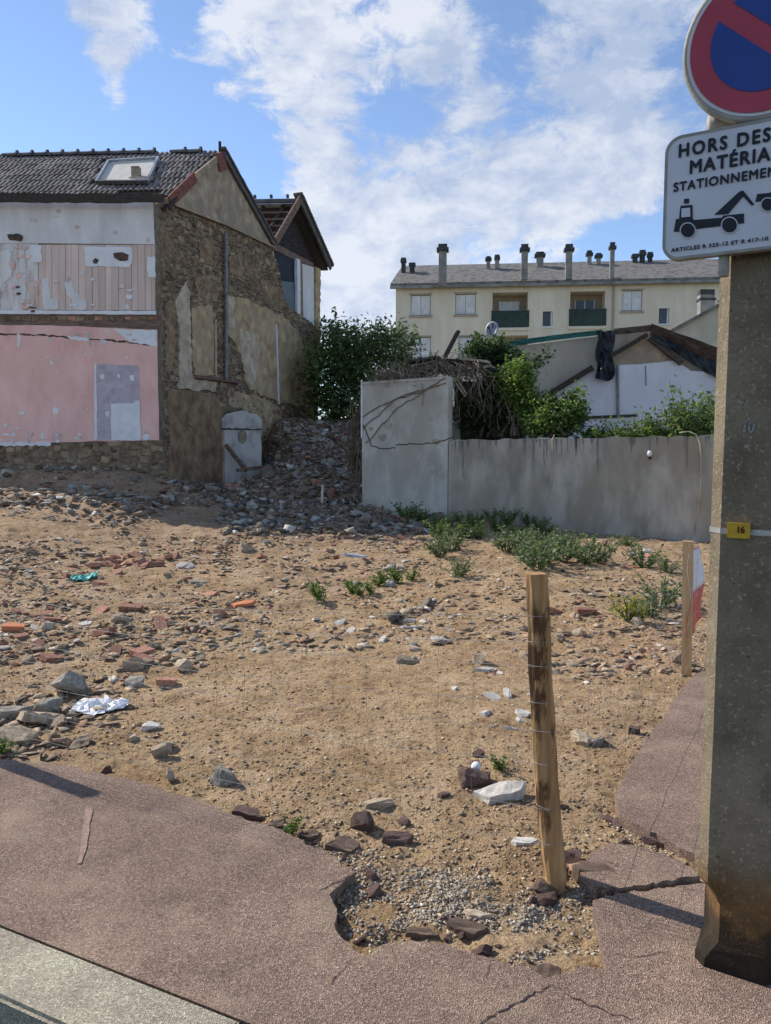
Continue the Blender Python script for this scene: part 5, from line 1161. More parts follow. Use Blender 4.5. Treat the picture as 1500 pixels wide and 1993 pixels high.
def bush(name, label, cat, base, blobs, nclump, nleaf, ls, cols, seed, spread=.16, group=None, stems=8):
    r = np.random.RandomState(seed); T = thing(name, label, cat, tuple(base), group); C = []; TI = []; base = np.array(base)
    tot = sum(b_[1] * b_[2] * b_[3] for b_ in blobs); b = MB()
    for c, rx, ry, rz in blobs:
        m = max(3, int(nclump * rx * ry * rz / tot)); c = np.array(c)
        for k in range(m):
            d = r.normal(size=3); d /= np.linalg.norm(d); q = r.uniform(.45, 1.05) ** .6; p = c + d * np.array([rx, ry, rz]) * q
            C.append(p + r.normal(size=(nleaf, 3)) * spread * np.array([1, 1, .8])); TI.append(np.full(nleaf, r.uniform(.6, 1.55)))
            if r.rand() < .12:     # a shoot that sticks out
                e = p + d * np.array([.5, .5, .7]) * spread * 3 + np.array([0, 0, spread]); tt = r.rand(nleaf, 1); C.append(p + (e - p) * tt + r.normal(size=(nleaf, 3)) * spread * .22); TI.append(np.full(nleaf, 1.3))
        for k in range(max(2, stems // len(blobs))):
            e = c + r.normal(size=3) * np.array([rx, ry, rz]) * .5; mid = (base + e) / 2 + r.normal(size=3) * .12; s0 = base + r.normal(size=3) * np.array([.15, .15, 0])
            b.tube([s0, (s0 + mid) / 2, mid, e], [.035, .028, .02, .008], 5, cap=False)
    C = np.concatenate(C); obj('crown', leaf_mesh('crown', C, r.uniform(.6, 1.3, len(C)) * ls, cols, seed, ti=np.concatenate(TI)), M_LEAF, T)
    b.build('trunk', M_STEM, T); return T
def B(px, py, D, rx, rz, ry=None): p = at(px, py, D); s = D / F_PX; return (tuple(p), rx * s, (ry or rx) * s, rz * s)
bush('dark_shrub', 'dense dark green shrub filling the gap behind the rubble heap', 'shrub', at(650, 850, 24), [B(640, 740, 24, 42, 90), B(680, 770, 24.3, 60, 60), B(660, 690, 24.6, 45, 55), B(630, 800, 23.5, 30, 50)], 330, 20, .16, GREEN_M + GREEN_D[3:], 3, spread=.24)
bush('green_shrub', 'tall olive green shrub in front of the apartment block corner', 'shrub', at(740, 830, 25), [B(730, 720, 25.2, 70, 60), B(765, 680, 25.4, 50, 40), B(690, 665, 25.6, 48, 38), B(640, 655, 25.9, 28, 22)], 330, 20, .15, GREEN_M + GREY_G + GREEN_L[2:3], 5, spread=.24)
bush('dark_ivy', 'dark leafy bush on the shed roof under the satellite dish', 'shrub', at(950, 720, 19.5), [B(945, 682, 19.5, 40, 20), B(975, 700, 19.5, 40, 25)], 190, 22, .11, GREEN_D, 7, spread=.11)
bush('ivy_bush', 'ivy covered mass hanging over the collapsed shed', 'shrub', at(960, 850, 16.0), [B(965, 785, 16.3, 45, 50), B(925, 800, 16.4, 35, 40), B(1000, 810, 16.0, 40, 38)], 300, 22, .085, GREEN_D + GREEN_M[2:3], 9, spread=.10)
bush('young_elder', 'bright sunlit green bush at the shed corner on the concrete wall', 'shrub', at(1010, 850, 15.2), [B(1010, 745, 15.6, 26, 45), B(1030, 790, 15.4, 25, 45), B(985, 735, 15.9, 22, 28)], 210, 20, .085, GREEN_L, 11, spread=.08)
bush('young_elder', 'rounded bright green bush before the white gable wall', 'shrub', at(1085, 850, 14.9), [B(1090, 810, 15.0, 45, 38), B(1120, 780, 15.1, 20, 28), B(1060, 830, 14.9, 40, 22), B(1065, 790, 15.2, 22, 22)], 260, 20, .085, GREEN_L + GREEN_M, 13, spread=.08)
# fig-like branches reaching out beside the elder
T = thing('leafy_branch', 'dark leafy branches reaching out before the beige cement wall', 'branch', tuple(at(1020, 720, 18.5)))
r = np.random.RandomState(4); C = []; b = MB()
for x0, y0, x1, y1 in ((1012, 715, 1068, 680), (1015, 725, 1075, 690), (1005, 720, 1000, 680), (1018, 720, 1050, 705)):
    p, q = np.array(at(x0, y0, 18.5)), np.array(at(x1, y1, 18.2)); b.tube([p, q], [.02, .006], 5); t = r.rand(70, 1); C.append(p + (q - p) * t + r.normal(size=(70, 3)) * .07)
C = np.concatenate(C); obj('crown', leaf_mesh('crown', C, r.uniform(.07, .15, len(C)), GREEN_D, 5), M_LEAF, T); b.build('trunk', M_STEM, T)

# upright weeds: prototypes
def weed_proto(seed, h, ns, ls, cols, spread, lpn=12, flower=None):
    r = np.random.RandomState(seed); C = []; S_ = []; b = MB(); FL = []
    for k in range(ns):
        a = r.uniform(0, 6.283); lean = r.uniform(.1, 1) * spread; hh = h * r.uniform(.5, 1.0); p0 = np.array([math.cos(a), math.sin(a), 0]) * spread * .15
        e = p0 + np.array([math.cos(a) * lean, math.sin(a) * lean, hh]); mid = (p0 + e) / 2 + np.array([0, 0, hh * .12]); b.tube([p0, mid, e], [.006, .005, .002], 3, cap=False)
        t = r.uniform(.15, 1, (lpn, 1)); pts = (1 - t) ** 2 * p0 + 2 * t * (1 - t) * mid + t ** 2 * e + r.normal(size=(lpn, 3)) * h * .07; C.append(pts); S_.append(r.uniform(.6, 1.2, lpn) * ls)
        if flower: FL.append(e + r.normal(size=(8, 3)) * .02)
    C = np.concatenate(C); me = leaf_mesh('foliage', C, np.concatenate(S_), cols, seed, flat=.7, asp=.5); me.materials.append(M_LEAF); st = b.mesh('stem', recalc=False); st.materials.append(M_GSTEM)
    fl_ = None
    if flower: F_ = np.concatenate(FL); fl_ = leaf_mesh('flower', F_, np.full(len(F_), .03), flower, seed, flat=1.5, asp=.9); fl_.materials.append(M_LEAF)
    return me, st, fl_
def place_weed(proto, p, sc, name, label, group=None, rz=None):
    T = bpy.data.objects.new(name, None); COL.objects.link(T); T.location = p; T.scale = (sc, sc, sc); T.rotation_euler = (0, 0, random.uniform(0, 6.28) if rz is None else rz); T.empty_display_size = .1
    T['label'] = label; T['category'] = 'weed'
    if group: T['group'] = group
    for nm, me in zip(('foliage', 'stem', 'flower'), proto):
        if me: o = bpy.data.objects.new(nm, me); COL.objects.link(o); o.parent = T
WP = [weed_proto(21 + i, .26, 20, .055, [GREEN_M + GREY_G, GREEN_M + GREEN_L[:2], GREY_G + GREEN_M][i % 3], .28, 12) for i in range(4)]
WT = [weed_proto(41 + i, .95, 12, .085, GREEN_M + GREEN_L + GREY_G[:2], .22, 26) for i in range(3)]
WY = weed_proto(61, .30, 26, .045, [(.42, .40, .03), (.36, .38, .04), (.5, .45, .05), (.2, .25, .05)], .20, 12)
WL_ = weed_proto(62, .22, 14, .06, GREEN_L, .14, 9)
# tall weeds above the concrete wall
k = 0
for x in range(1148, 1420, 13):
    p = hit(WALL, x + random.uniform(-6, 6), 852) - WN * random.uniform(.5, 1.6); d = p.y; p.z = gz(p.x, p.y)
    tgt = {1: 800, 2: 790}.get(0, None)
    hpx = np.interp(x, [1148, 1200, 1240, 1300, 1330, 1400], [50, 40, 60, 95, 110, 90]) * random.uniform(.75, 1.1); zt = at(x, 856 - hpx, d).z
    sc = max(.5, (zt - p.z) / .95); place_weed(WT[k % 3], p, sc, 'tall_weed', 'tall leafy weed growing thick above the low concrete wall', 'weeds above the concrete wall'); k += 1
for x in range(1140, 1400, 9):
    p = hit(WALL, x, 852) - WN * random.uniform(.36, .7); p.z = gz(p.x, p.y) + .15; place_weed(WL_, p, random.uniform(1.6, 2.6), 'low_weed', 'low bright weed along the top edge of the concrete wall', 'low weeds along the wall top')
# weeds at the foot of the wall and in the lot
shade = [(790, 1000), (820, 1005), (845, 1020), (870, 1012), (900, 1015), (905, 1035), (930, 1010), (955, 1000), (968, 1022), (990, 1008), (1005, 1030), (1030, 1012), (1050, 1018), (1065, 1030), (860, 1038), (930, 1035), (880, 1000), (940, 995), (1020, 1000), (1075, 1040)]
for i, (x, y) in enumerate(shade[:16]): place_weed(WP[1 + 3 * 0], ong(x, y + 14), random.uniform(.7, 1.4), 'wall_weed', 'dark green weed in the shade at the foot of the concrete wall', 'shaded weeds at the wall foot')
sunny = [(855, 1075), (880, 1062), (985, 1065), (1010, 1060), (1035, 1075), (1050, 1060), (1060, 1090), (1080, 1065), (1100, 1060), (1045, 1100), (1020, 1085), (1110, 1075), (1140, 1090), (1160, 1085), (1070, 1080), (1095, 1085)]
for i, (x, y) in enumerate(sunny): place_weed(WP[(0, 2)[i % 2]], ong(x, y + 8), random.uniform(.9, 1.5), 'sunlit_weed', 'grey green weed in sunlight before the concrete wall', 'sunlit weeds before the wall')
for x, y, s, lab in ((892, 1122, .9, 'round green weed clump standing alone on the rubble ground'), (1222, 1062, .8, 'pale weed with white tufts near the wall foot'), (1255, 1105, 1.2, 'dark green weed clump beside the pine stake'),
                     (1300, 1115, .8, 'small green weed next to the pine stake'), (1285, 1180, 1.2, 'grey dusty weed clump beside the yellow flowering weed'), (1265, 1200, .8, 'low grey weed touching the yellow flowering weed')):
    place_weed(WP[0 if s == .9 else 2], ong(x, y), s, 'weed_clump', lab)
place_weed(WY, ong(1222, 1208), .85, 'yellow_weed', 'yellow flowering weed on the bare ground near the pine stake'); place_weed(WY, ong(1247, 1212), .55, 'yellow_weed', 'smaller yellow flowering weed beside the larger one')
for i, (x, y) in enumerate(((620, 1168), (685, 1155), (720, 1155), (735, 1140), (745, 1135), (770, 1135), (800, 1130), (700, 1160))): place_weed(WL_, ong(x, y), random.uniform(.6, 1.0), 'seedling', 'small yellow green seedling in the middle of the rubble ground', 'seedlings in the lot')
place_weed(WL_, onz(565, 1625, -.03), .35, 'seedling', 'tiny green sprout at the broken pavement edge'); place_weed(WL_, ong(975, 1500), .4, 'seedling', 'tiny green sprout beside the pale stone slab'); place_weed(WL_, ong(8, 1470), .4, 'seedling', 'tiny green tuft at the corner of the pavement and the rubble')

ORD = 'first second third fourth fifth sixth seventh eighth ninth tenth eleventh twelfth thirteenth fourteenth fifteenth sixteenth seventeenth eighteenth nineteenth twentieth'.split()
ORD += ['twenty-' + w for w in ORD[:9]] + ['thirtieth']
for gname, text in (('weeds above the concrete wall', 'tall leafy weed above the low concrete wall'), ('low weeds along the wall top', 'low bright weed on the concrete wall top'), ('shaded weeds at the wall foot', 'green weed in shade at the wall foot'),
                    ('sunlit weeds before the wall', 'grey green sunlit weed before the wall'), ('seedlings in the lot', 'yellow green seedling in the lot')):
    row = sorted([o for o in COL.objects if o.get('group') == gname], key=lambda o: o.location.x / o.location.y)
    for w, o in zip(ORD, row): o['label'] = f'{text}, {w} counted from the house side'
# dead vines over the shed and the tall panel
M_VINE = pm('dead vine', (.10, .068, .045), (.27, .20, .145), 8, bump=.3)
M_DEADL = pm('dead leaf', (.8, .8, .8), (1.1, 1.1, 1.1), 4, rough=.9, bump=0, vc=True)
DV = thing('dead_vine', 'tangle of dry brown vine draped over the shed roof and tall panel', 'vine', tuple(at(850, 740, 16.2)))
r = np.random.RandomState(8); b = MB(); b2 = MB()
for k in range(330):
    x = r.uniform(735, 1005); dd = r.uniform(15.75, 17.0); y0 = 735 - 32 * math.exp(-((x - 885) / 75) ** 2) + r.uniform(-6, 12)
    if x < 870: ex, ey = x + r.uniform(-45, 60), min(y0 + r.uniform(2, 26), 752)
    else: ex, ey = x + r.uniform(-35, 45), y0 + r.uniform(15, 125)
    p0 = np.array(at(x, y0, dd)); p1 = np.array(at(ex, ey, dd - r.uniform(.0, .6))); m = (p0 + p1) / 2 + r.normal(size=3) * .13 + np.array([0, 0, .14])
    m2 = (m + p1) / 2 + r.normal(size=3) * .09; rr = r.uniform(.004, .011); (b if k % 3 else b2).tube([p0, (p0 + m) / 2 + r.normal(size=3) * .05, m, m2, p1], [rr, rr, rr * .8, rr * .7, rr * .5], 3, cap=False)
b.build('vine_tangle', M_VINE, DV, kind='stuff'); b2.build('vine_tangle', pm('bleached vine', (.22, .17, .125), (.42, .345, .27), 8, bump=.3), DV, kind='stuff')
C = []
for k in range(520):
    x = r.uniform(730, 1000); y = 738 - 30 * math.exp(-((x - 885) / 75) ** 2) + abs(r.normal()) * 9 * (1 if x < 870 else 3) - 5; C.append(np.array(at(x, y, r.uniform(15.9, 16.9))) + r.normal(size=(9, 3)) * .07)
C = np.concatenate(C); obj('dead_leaves', leaf_mesh('dead_leaves', C, r.uniform(.03, .07, len(C)), [(.16, .105, .07), (.22, .155, .10), (.11, .075, .05), (.17, .13, .085)], 6), M_DEADL, DV, kind='stuff')
for k, pts in enumerate(([(706, 835), (745, 800), (775, 775), (825, 762), (868, 735)], [(712, 862), (735, 838), (772, 795), (815, 770), (845, 748)], [(706, 812), (740, 790), (790, 768), (850, 752), (868, 745)], [(820, 745), (825, 765), (822, 790)], [(700, 850), (703, 900), (700, 950), (706, 985)], [(696, 840), (697, 890), (694, 930), (697, 980)])):
    q = ragged(pts, 12, 2, k + 4, closed=False); b = MB(); b.tube([hit(WALL, *p) + WN * .02 for p in q], .010 if k < 3 else .007, 4, cap=False); b.build('vine_stem', M_VINE, DV)
# brown dry shrub along the left edge of the tall panel
T = thing('dry_creeper', 'dry brown creeper hanging down the end of the tall concrete panel', 'vine', tuple(at(690, 980, 16.3))); C = []; b = MB()
for k in range(60):
    x = r.uniform(680, 703); p0 = np.array(at(x, r.uniform(770, 880), 16.4)); p1 = np.array(at(x + r.uniform(-12, 5), r.uniform(880, 985), 16.2)); b.tube([p0, (p0 + p1) / 2 + r.normal(size=3) * .06, p1], [.007, .006, .003], 3, cap=False); C.append(p0 + (p1 - p0) * r.rand(8, 1) + r.normal(size=(8, 3)) * .06)
b.build('vine_tangle', M_VINE, T, kind='stuff'); C = np.concatenate(C); obj('dead_leaves', leaf_mesh('dead_leaves', C, r.uniform(.04, .08, len(C)), [(.11, .075, .05), (.16, .12, .08)], 9), M_DEADL, T, kind='stuff')

# ================================================================== rubble
def hull(pts, name='rock'):
    bm = bmesh.new()
    for p in pts: bm.verts.new(p)
    g = bmesh.ops.convex_hull(bm, input=bm.verts); bmesh.ops.delete(bm, geom=[v for v in bm.verts if not v.link_faces], context='VERTS'); bmesh.ops.triangulate(bm, faces=bm.faces)
    bmesh.ops.recalc_face_normals(bm, faces=bm.faces)
    me = bpy.data.meshes.new(name); bm.to_mesh(me); bm.free(); return me
def rock(seed, kind='rock', n=16):
    r = random.Random(seed)
    if kind == 'rock':
        pts = []
        for i in range(n):
            d = Vector((r.gauss(0, 1), r.gauss(0, 1), r.gauss(0, 1))).normalized(); q = max(abs(d.x), abs(d.y), abs(d.z)) ; d = d / (q ** .55) * r.uniform(.40, .54); pts.append(d)
    elif kind == 'brick':
        pts = [Vector((sx * .5 * r.uniform(.85, 1), sy * .26 * r.uniform(.9, 1), sz * .15)) for sx in (-1, 1) for sy in (-1, 1) for sz in (-1, 1)]
        pts += [Vector((.5 * r.uniform(.3, 1), r.uniform(-.26, .26), r.uniform(-.15, .15))) for _ in range(3)]; pts[4] *= r.uniform(.6, 1)
    elif kind == 'slab':
        pts = []
        m = r.randint(5, 7)
        for i in range(m): a = 6.283 * (i + r.uniform(-.3, .3)) / m; q = r.uniform(.36, .55); pts += [Vector((math.cos(a) * q, math.sin(a) * q * .75, -.06)), Vector((math.cos(a) * q * r.uniform(.86, 1), math.sin(a) * q * .75 * r.uniform(.86, 1), .06 * r.uniform(.7, 1.2)))]
    return hull(pts)
def arr(me):
    V = np.array([tuple(v.co) for v in me.vertices]); Fc = np.array([tuple(p.vertices) for p in me.polygons]); return V, Fc
def rough(me, amp, seed):
    from mathutils import noise as mn
    bm = bmesh.new(); bm.from_mesh(me); bmesh.ops.subdivide_edges(bm, edges=bm.edges[:], cuts=2, use_grid_fill=True); bmesh.ops.triangulate(bm, faces=bm.faces)
    for v in bm.verts: v.co += mn.noise_vector(v.co * 5 + Vector((seed, 0, 0))) * amp + mn.noise_vector(v.co * 13 + Vector((seed, 3, 0))) * amp * .5
    m = bpy.data.meshes.new('rock'); bm.to_mesh(m); bm.free(); return m
ROCKS = [rock(i) for i in range(12)]; BRICKS = [rock(100 + i, 'brick') for i in range(8)]; SLABS = [rock(200 + i, 'slab') for i in range(8)]
RROCKS = [rough(m, .055, i) for i, m in enumerate(ROCKS)]; RSLABS = [rough(m, .035, i) for i, m in enumerate(SLABS)]
PEB = [arr(rock(300 + i, n=7)) for i in range(8)]; PSL = [arr(rock(320 + i, 'slab')) for i in range(3)]
_mc = {}
def with_mat(me, mat):
    k = (me.name, mat.name)
    if k not in _mc: m = me.copy(); m.materials.clear(); m.materials.append(mat); _mc[k] = m
    return _mc[k]
def put(me, mat, p, size, name, label, cat, group=None, rot=None, sink=.25, sc=(1, 1, 1)):
    o = bpy.data.objects.new(name, with_mat(me, mat)); COL.objects.link(o); o.location = Vector(p) + Vector((0, 0, size * sc[2] * max(v.co.z for v in me.vertices) * (1 - 2 * sink)))
    o.scale = (size * sc[0], size * sc[1], size * sc[2]); o.rotation_euler = rot if rot else (random.uniform(-.35, .35), random.uniform(-.35, .35), random.uniform(0, 6.28))
    o['label'] = label; o['category'] = cat; o['kind'] = 'thing'
    if group: o['group'] = group
    return o
def W(px, py, wpx): p = ong(px, py); return p, wpx / F_PX * (p - CAM).dot(FW)
# --- single pieces one can point at
def hero(kind, mat, px, py, wpx, name, label, cat, sc=(1, 1, 1), rot=None, seed=0, sink=.22):
    if sink < 0: sink = .08
    if kind == 'slab': sc = (sc[0], sc[1], sc[2] * .62)
    p, s = W(px, py, wpx); me = {'rock': RROCKS, 'brick': BRICKS, 'slab': RSLABS}[kind][seed % (12 if kind == 'rock' else 8)]
    return put(me, mat, p, s, name, label, cat, None, rot, sink, sc)
hero('slab', M_ORANGE, 472, 1177, 58, 'tile_piece', 'flat orange terracotta tile lying alone in the sand', 'tile', rot=(.05, -.08, .3), sc=(1, .8, 1.2), seed=1)
hero('slab', M_PLASTER, 360, 1104, 46, 'plaster_slab', 'tilted white plaster slab beside the red brick scatter', 'plaster', rot=(.35, .1, .2), sc=(1, .9, 1.4), seed=2)
hero('rock', M_PLASTER, 293, 1418, 40, 'white_stone', 'single white block on the open sand near the pavement', 'stone', sc=(1, .7, .42), rot=(0, .05, .2), seed=3)
hero('rock', M_GSTONE, 437, 1522, 60, 'grey_stone', 'pale grey angular block at the edge of the pavement', 'stone', sc=(1, .8, .75), rot=(.2, .3, .5), seed=4)
hero('rock', M_GSTONE, 133, 1350, 74, 'concrete_block', 'largest grey concrete block of the pile above the white plastic sheet', 'block', sc=(1, .8, .75), rot=(.1, .15, .4), seed=5)
hero('rock', M_GSTONE, 95, 1385, 62, 'concrete_block', 'grey concrete block touching the end of the white plastic sheet', 'block', sc=(1, .8, .75), rot=(.1, -.2, 1.2), seed=6)
hero('slab', M_STONE, 75, 1405, 95, 'stone_slab', 'brown tilted stone slab in the pile of concrete blocks', 'stone', sc=(1, .8, 2.6), rot=(-.4, .2, .2), seed=3)
hero('rock', M_GSTONE, 28, 1395, 80, 'concrete_block', 'long mossy grey block at the outer end of the block pile', 'block', sc=(1, .6, .45), rot=(.0, -.12, .2), seed=7)
hero('rock', M_STONE, 30, 1440, 85, 'stone_block', 'brown stone block between the block pile and the pavement', 'stone', sc=(1, .7, .5), rot=(.0, .12, -.2), seed=8)
hero('rock', M_STONE, 110, 1412, 50, 'stone_block', 'sandy brown lump in front of the tilted slab', 'stone', sc=(1, .7, .5), seed=2)
hero('slab', M_EDGE, 209, 1505, 34, 'slate_shard', 'pointed dark shard standing upright on the pavement edge', 'shard', sc=(.7, 1, 2.2), rot=(1.4, .1, .1), seed=5, sink=-.6)
hero('rock', M_STONE, 313, 1468, 46, 'stone_block', 'square brown stone between the white block and the grey block', 'stone', sc=(1, .8, .7), seed=9)
hero('rock', M_STONE, 330, 1520, 26, 'stone_block', 'upright brown stone at the pavement edge beside the grey block', 'stone', sc=(.7, .7, 1.4), seed=1)
hero('rock', M_STONE, 262, 1305, 44, 'stone_block', 'brown stone leaning above the grey flat stone', 'stone', sc=(1, .8, .8), rot=(.3, .5, .3), seed=10)
hero('rock', M_STONE, 357, 1305, 46, 'stone_block', 'rounded brown stone beside a red brick end', 'stone', sc=(1, .8, .7), seed=11)
hero('rock', M_GSTONE, 262, 1332, 42, 'stone_block', 'flat dark grey stone below the leaning brown stone', 'stone', sc=(1, .7, .45), seed=0)
hero('brick', M_BRICK, 325, 1330, 42, 'brick_piece', 'red brick half beside the flat dark grey stone', 'brick', rot=(0, .1, .25), seed=1)
hero('brick', M_BRICK, 102, 1285, 44, 'brick_piece', 'dark red brick half above the largest concrete block', 'brick', rot=(.3, .2, .9), seed=2)
hero('brick', M_ORANGE, 26, 1225, 40, 'brick_piece', 'orange brick piece at the outer edge of the brick scatter', 'brick', rot=(.1, .1, .3), seed=3)
hero('brick', M_BRICK, 40, 1242, 30, 'brick_piece', 'red brick piece just below the orange brick piece', 'brick', rot=(.2, .0, 1.0), seed=4)
hero('brick', M_BRICK, 255, 1188, 44, 'brick_piece', 'brick half on the sand above a brown stone', 'brick', rot=(.1, .1, .1), seed=5)
hero('rock', M_STONE, 236, 1212, 50, 'stone_block', 'brown stone below the lone brick half', 'stone', sc=(1, .7, .5), seed=5)
hero('rock', M_STONE, 480, 1072, 32, 'stone_block', 'round dark brown lump at the rim of the house shadow', 'stone', sc=(1, .9, .85), seed=6)
hero('slab', M_GSTONE, 385, 1132, 44, 'stone_slab', 'thin grey slab below the tilted white plaster slab', 'stone', rot=(.1, .05, .1), sc=(1, .7, 1.3), seed=6)
hero('slab', M_PLASTER, 975, 1552, 120, 'stone_slab', 'large flat pale stone slab beside the chestnut stake', 'stone', sc=(1, .62, 1.9), rot=(.12, -.10, .25), seed=1, sink=-.1)
hero('rock', M_EDGE, 922, 1524, 84, 'asphalt_lump', 'big purple asphalt lump behind the pale stone slab', 'asphalt', sc=(1, .8, .55), rot=(.1, .2, .4), seed=7)
hero('brick', M_EDGE, 930, 1472, 26, 'asphalt_lump', 'small square asphalt lump behind the big one', 'asphalt', sc=(1, 1, 1.6), seed=2)
hero('rock', M_STONE, 735, 1568, 62, 'stone_block', 'flat tan stone alone on the sand near the asphalt chunks', 'stone', sc=(1, .6, .45), rot=(.05, .1, .1), seed=2)
hero('rock', M_EDGE, 707, 1612, 52, 'asphalt_lump', 'dark rounded asphalt lump beneath the flat tan stone', 'asphalt', sc=(1, .8, .8), seed=3)
hero('slab', M_EDGE, 770, 1638, 74, 'asphalt_lump', 'dark asphalt plate at the top of the gravel patch', 'asphalt', sc=(1, .7, 2.4), rot=(.2, .15, .3), seed=4)
hero('slab', M_PAVE, 672, 1652, 78, 'asphalt_plate', 'tilted brown asphalt plate at the top of the gravel patch', 'asphalt', sc=(1, .8, 2.2), rot=(.18, .05, .1), seed=5)
hero('slab', M_EDGE, 478, 1588, 84, 'asphalt_plate', 'long dark asphalt fragment lifted along the pavement edge', 'asphalt', sc=(1, .6, 2.4), rot=(.1, .08, -.3), seed=6)
hero('slab', M_PAVE, 602, 1628, 52, 'asphalt_plate', 'small brown asphalt fragment on the pavement edge near the sprout', 'asphalt', sc=(1, .8, 2.2), rot=(.15, .1, .4), seed=7)
hero('slab', M_PAVE, 540, 1605, 44, 'asphalt_plate', 'loose brown asphalt flake between two lifted fragments', 'asphalt', sc=(1, .8, 2.0), rot=(.2, -.1, .9), seed=3)
hero('slab', M_PAVE, 1155, 1716, 112, 'asphalt_plate', 'broken asphalt plate with dark edge beside the stake foot', 'asphalt', sc=(1, .66, 2.9), rot=(.10, .03, -.2), seed=2, sink=-.3)
hero('rock', M_PAVE, 1062, 1742, 62, 'asphalt_lump', 'asphalt lump leaning on the foot of the chestnut stake', 'asphalt', sc=(1, .7, .5), rot=(.2, .1, .2), seed=9)
hero('rock', M_EDGE, 1112, 1678, 46, 'asphalt_lump', 'dark asphalt lump behind the stake foot', 'asphalt', sc=(1, .8, .7), seed=10)
hero('rock', pm('peach stone', (.46, .27, .17), (.60, .40, .28), 9, bump=.5), 1123, 1700, 46, 'terracotta_chunk', 'peach coloured stone chunk resting by the stake foot', 'stone', sc=(.9, .7, .7), seed=4)
hero('slab', M_PAVE, 1062, 1904, 76, 'asphalt_plate', 'asphalt fragment with a black edge at the lowest tip of the hole', 'asphalt', sc=(1, .8, 2.6), rot=(.22, .1, .2), seed=1, sink=-.2)
hero('slab', M_EDGE, 1285, 1645, 90, 'asphalt_plate', 'long dark asphalt strip in the gap between the pavement plates', 'asphalt', sc=(1, .45, 2.2), rot=(.1, .05, -.45), seed=0)
hero('slab', M_PAVE, 905, 1815, 90, 'asphalt_plate', 'brown asphalt fragment along the lower rim of the gravel patch', 'asphalt', sc=(1, .55, 2.2), rot=(.15, .05, -.25), seed=4, sink=-.1)
hero('slab', M_PAVE, 815, 1822, 84, 'asphalt_plate', 'thin asphalt strip beside the brown fragment on the gravel rim', 'asphalt', sc=(1, .45, 1.8), rot=(.12, .02, -.1), seed=6, sink=-.1)
hero('slab', M_EDGE, 1268, 1445, 60, 'asphalt_plate', 'curled dark asphalt piece on the edge of the far pavement', 'asphalt', sc=(1, .5, 2.6), rot=(.3, .2, .9), seed=5)
hero('rock', M_STONE, 1130, 1445, 52, 'stone_block', 'dark brown stone on the sand between stake and far pavement', 'stone', sc=(1, .7, .65), seed=8)
hero('rock', M_GSTONE, 1163, 1448, 36, 'stone_block', 'pale grey stone touching the dark brown stone', 'stone', sc=(1, .7, .6), seed=6)
hero('brick', M_EDGE, 1234, 1427, 26, 'asphalt_lump', 'small dark cube with a white end near the curled asphalt', 'asphalt', sc=(.8, 1, 2.0), seed=6)
hero('brick', M_BRICK, 1140, 1194, 42, 'brick_piece', 'pinkish brick half behind the chestnut stake head', 'brick', rot=(0, .05, .1), seed=7)
hero('brick', M_BRICK, 1076, 1194, 38, 'brick_piece', 'dark brick piece touching the chestnut stake outline', 'brick', rot=(.1, .4, .5), seed=3)
hero('slab', M_PLASTER, 800, 1222, 56, 'plaster_slab', 'narrow white plaster strip in the centre of the lot', 'plaster', sc=(1, .3, 1), rot=(0, .0, .05), seed=1)
hero('slab', M_PLASTER, 858, 1247, 48, 'plaster_slab', 'white plaster slab at the end of the white strip', 'plaster', sc=(1, .6, 1.6), rot=(.2, .1, -.2), seed=3)
hero('slab', M_PLASTER, 945, 1305, 44, 'plaster_slab', 'pale plaster strip on the sand before the stake', 'plaster', sc=(1, .4, 1.6), rot=(.05, 0, -.05), seed=5)
hero('rock', M_PLASTER, 1018, 1392, 40, 'white_stone', 'white broken stone half hidden by the chestnut stake', 'stone', sc=(1, .7, .6), seed=2)
hero('slab', M_ZINC, 690, 1086, 76, 'board_piece', 'pale blue white board lying at the rim of the shadow', 'board', sc=(1, .35, 1.2), rot=(.05, .06, -.5), seed=2)
hero('slab', M_PLASTER, 910, 1030, 28, 'plaster_slab', 'white plate lying among the shaded weeds', 'plaster', sc=(1, .7, 1), rot=(.3, 0, .2), seed=4)
hero('slab', M_PLASTER, 1260, 1074, 30, 'plaster_slab', 'white chunk beside the pale weed at the wall foot', 'plaster', sc=(1, .8, 2.2), rot=(.3, .2, .2), seed=6)
hero('slab', M_PLASTER, 1140, 1330, 30, 'plaster_slab', 'small white flake on the sand near the pine stake', 'plaster', sc=(1, .6, 1.3), seed=0)
hero('rock', M_STONE, 1315, 1288, 40, 'stone_block', 'brown stone at the foot of the pine stake', 'stone', sc=(1, .8, .8), seed=3)
hero('slab', M_PLASTER, 1020, 1640, 70, 'stone_slab', 'pale buried stone beside the lower part of the chestnut stake', 'stone', sc=(1, .6, 1.0), rot=(.03, .02, .1), seed=2)
hero('slab', M_OCHRE2, 930, 1782, 66, 'stone_slab', 'flat ochre stone at the rim of the gravel patch', 'stone', sc=(1, .5, 1.6), rot=(.05, .02, -.1), seed=3)
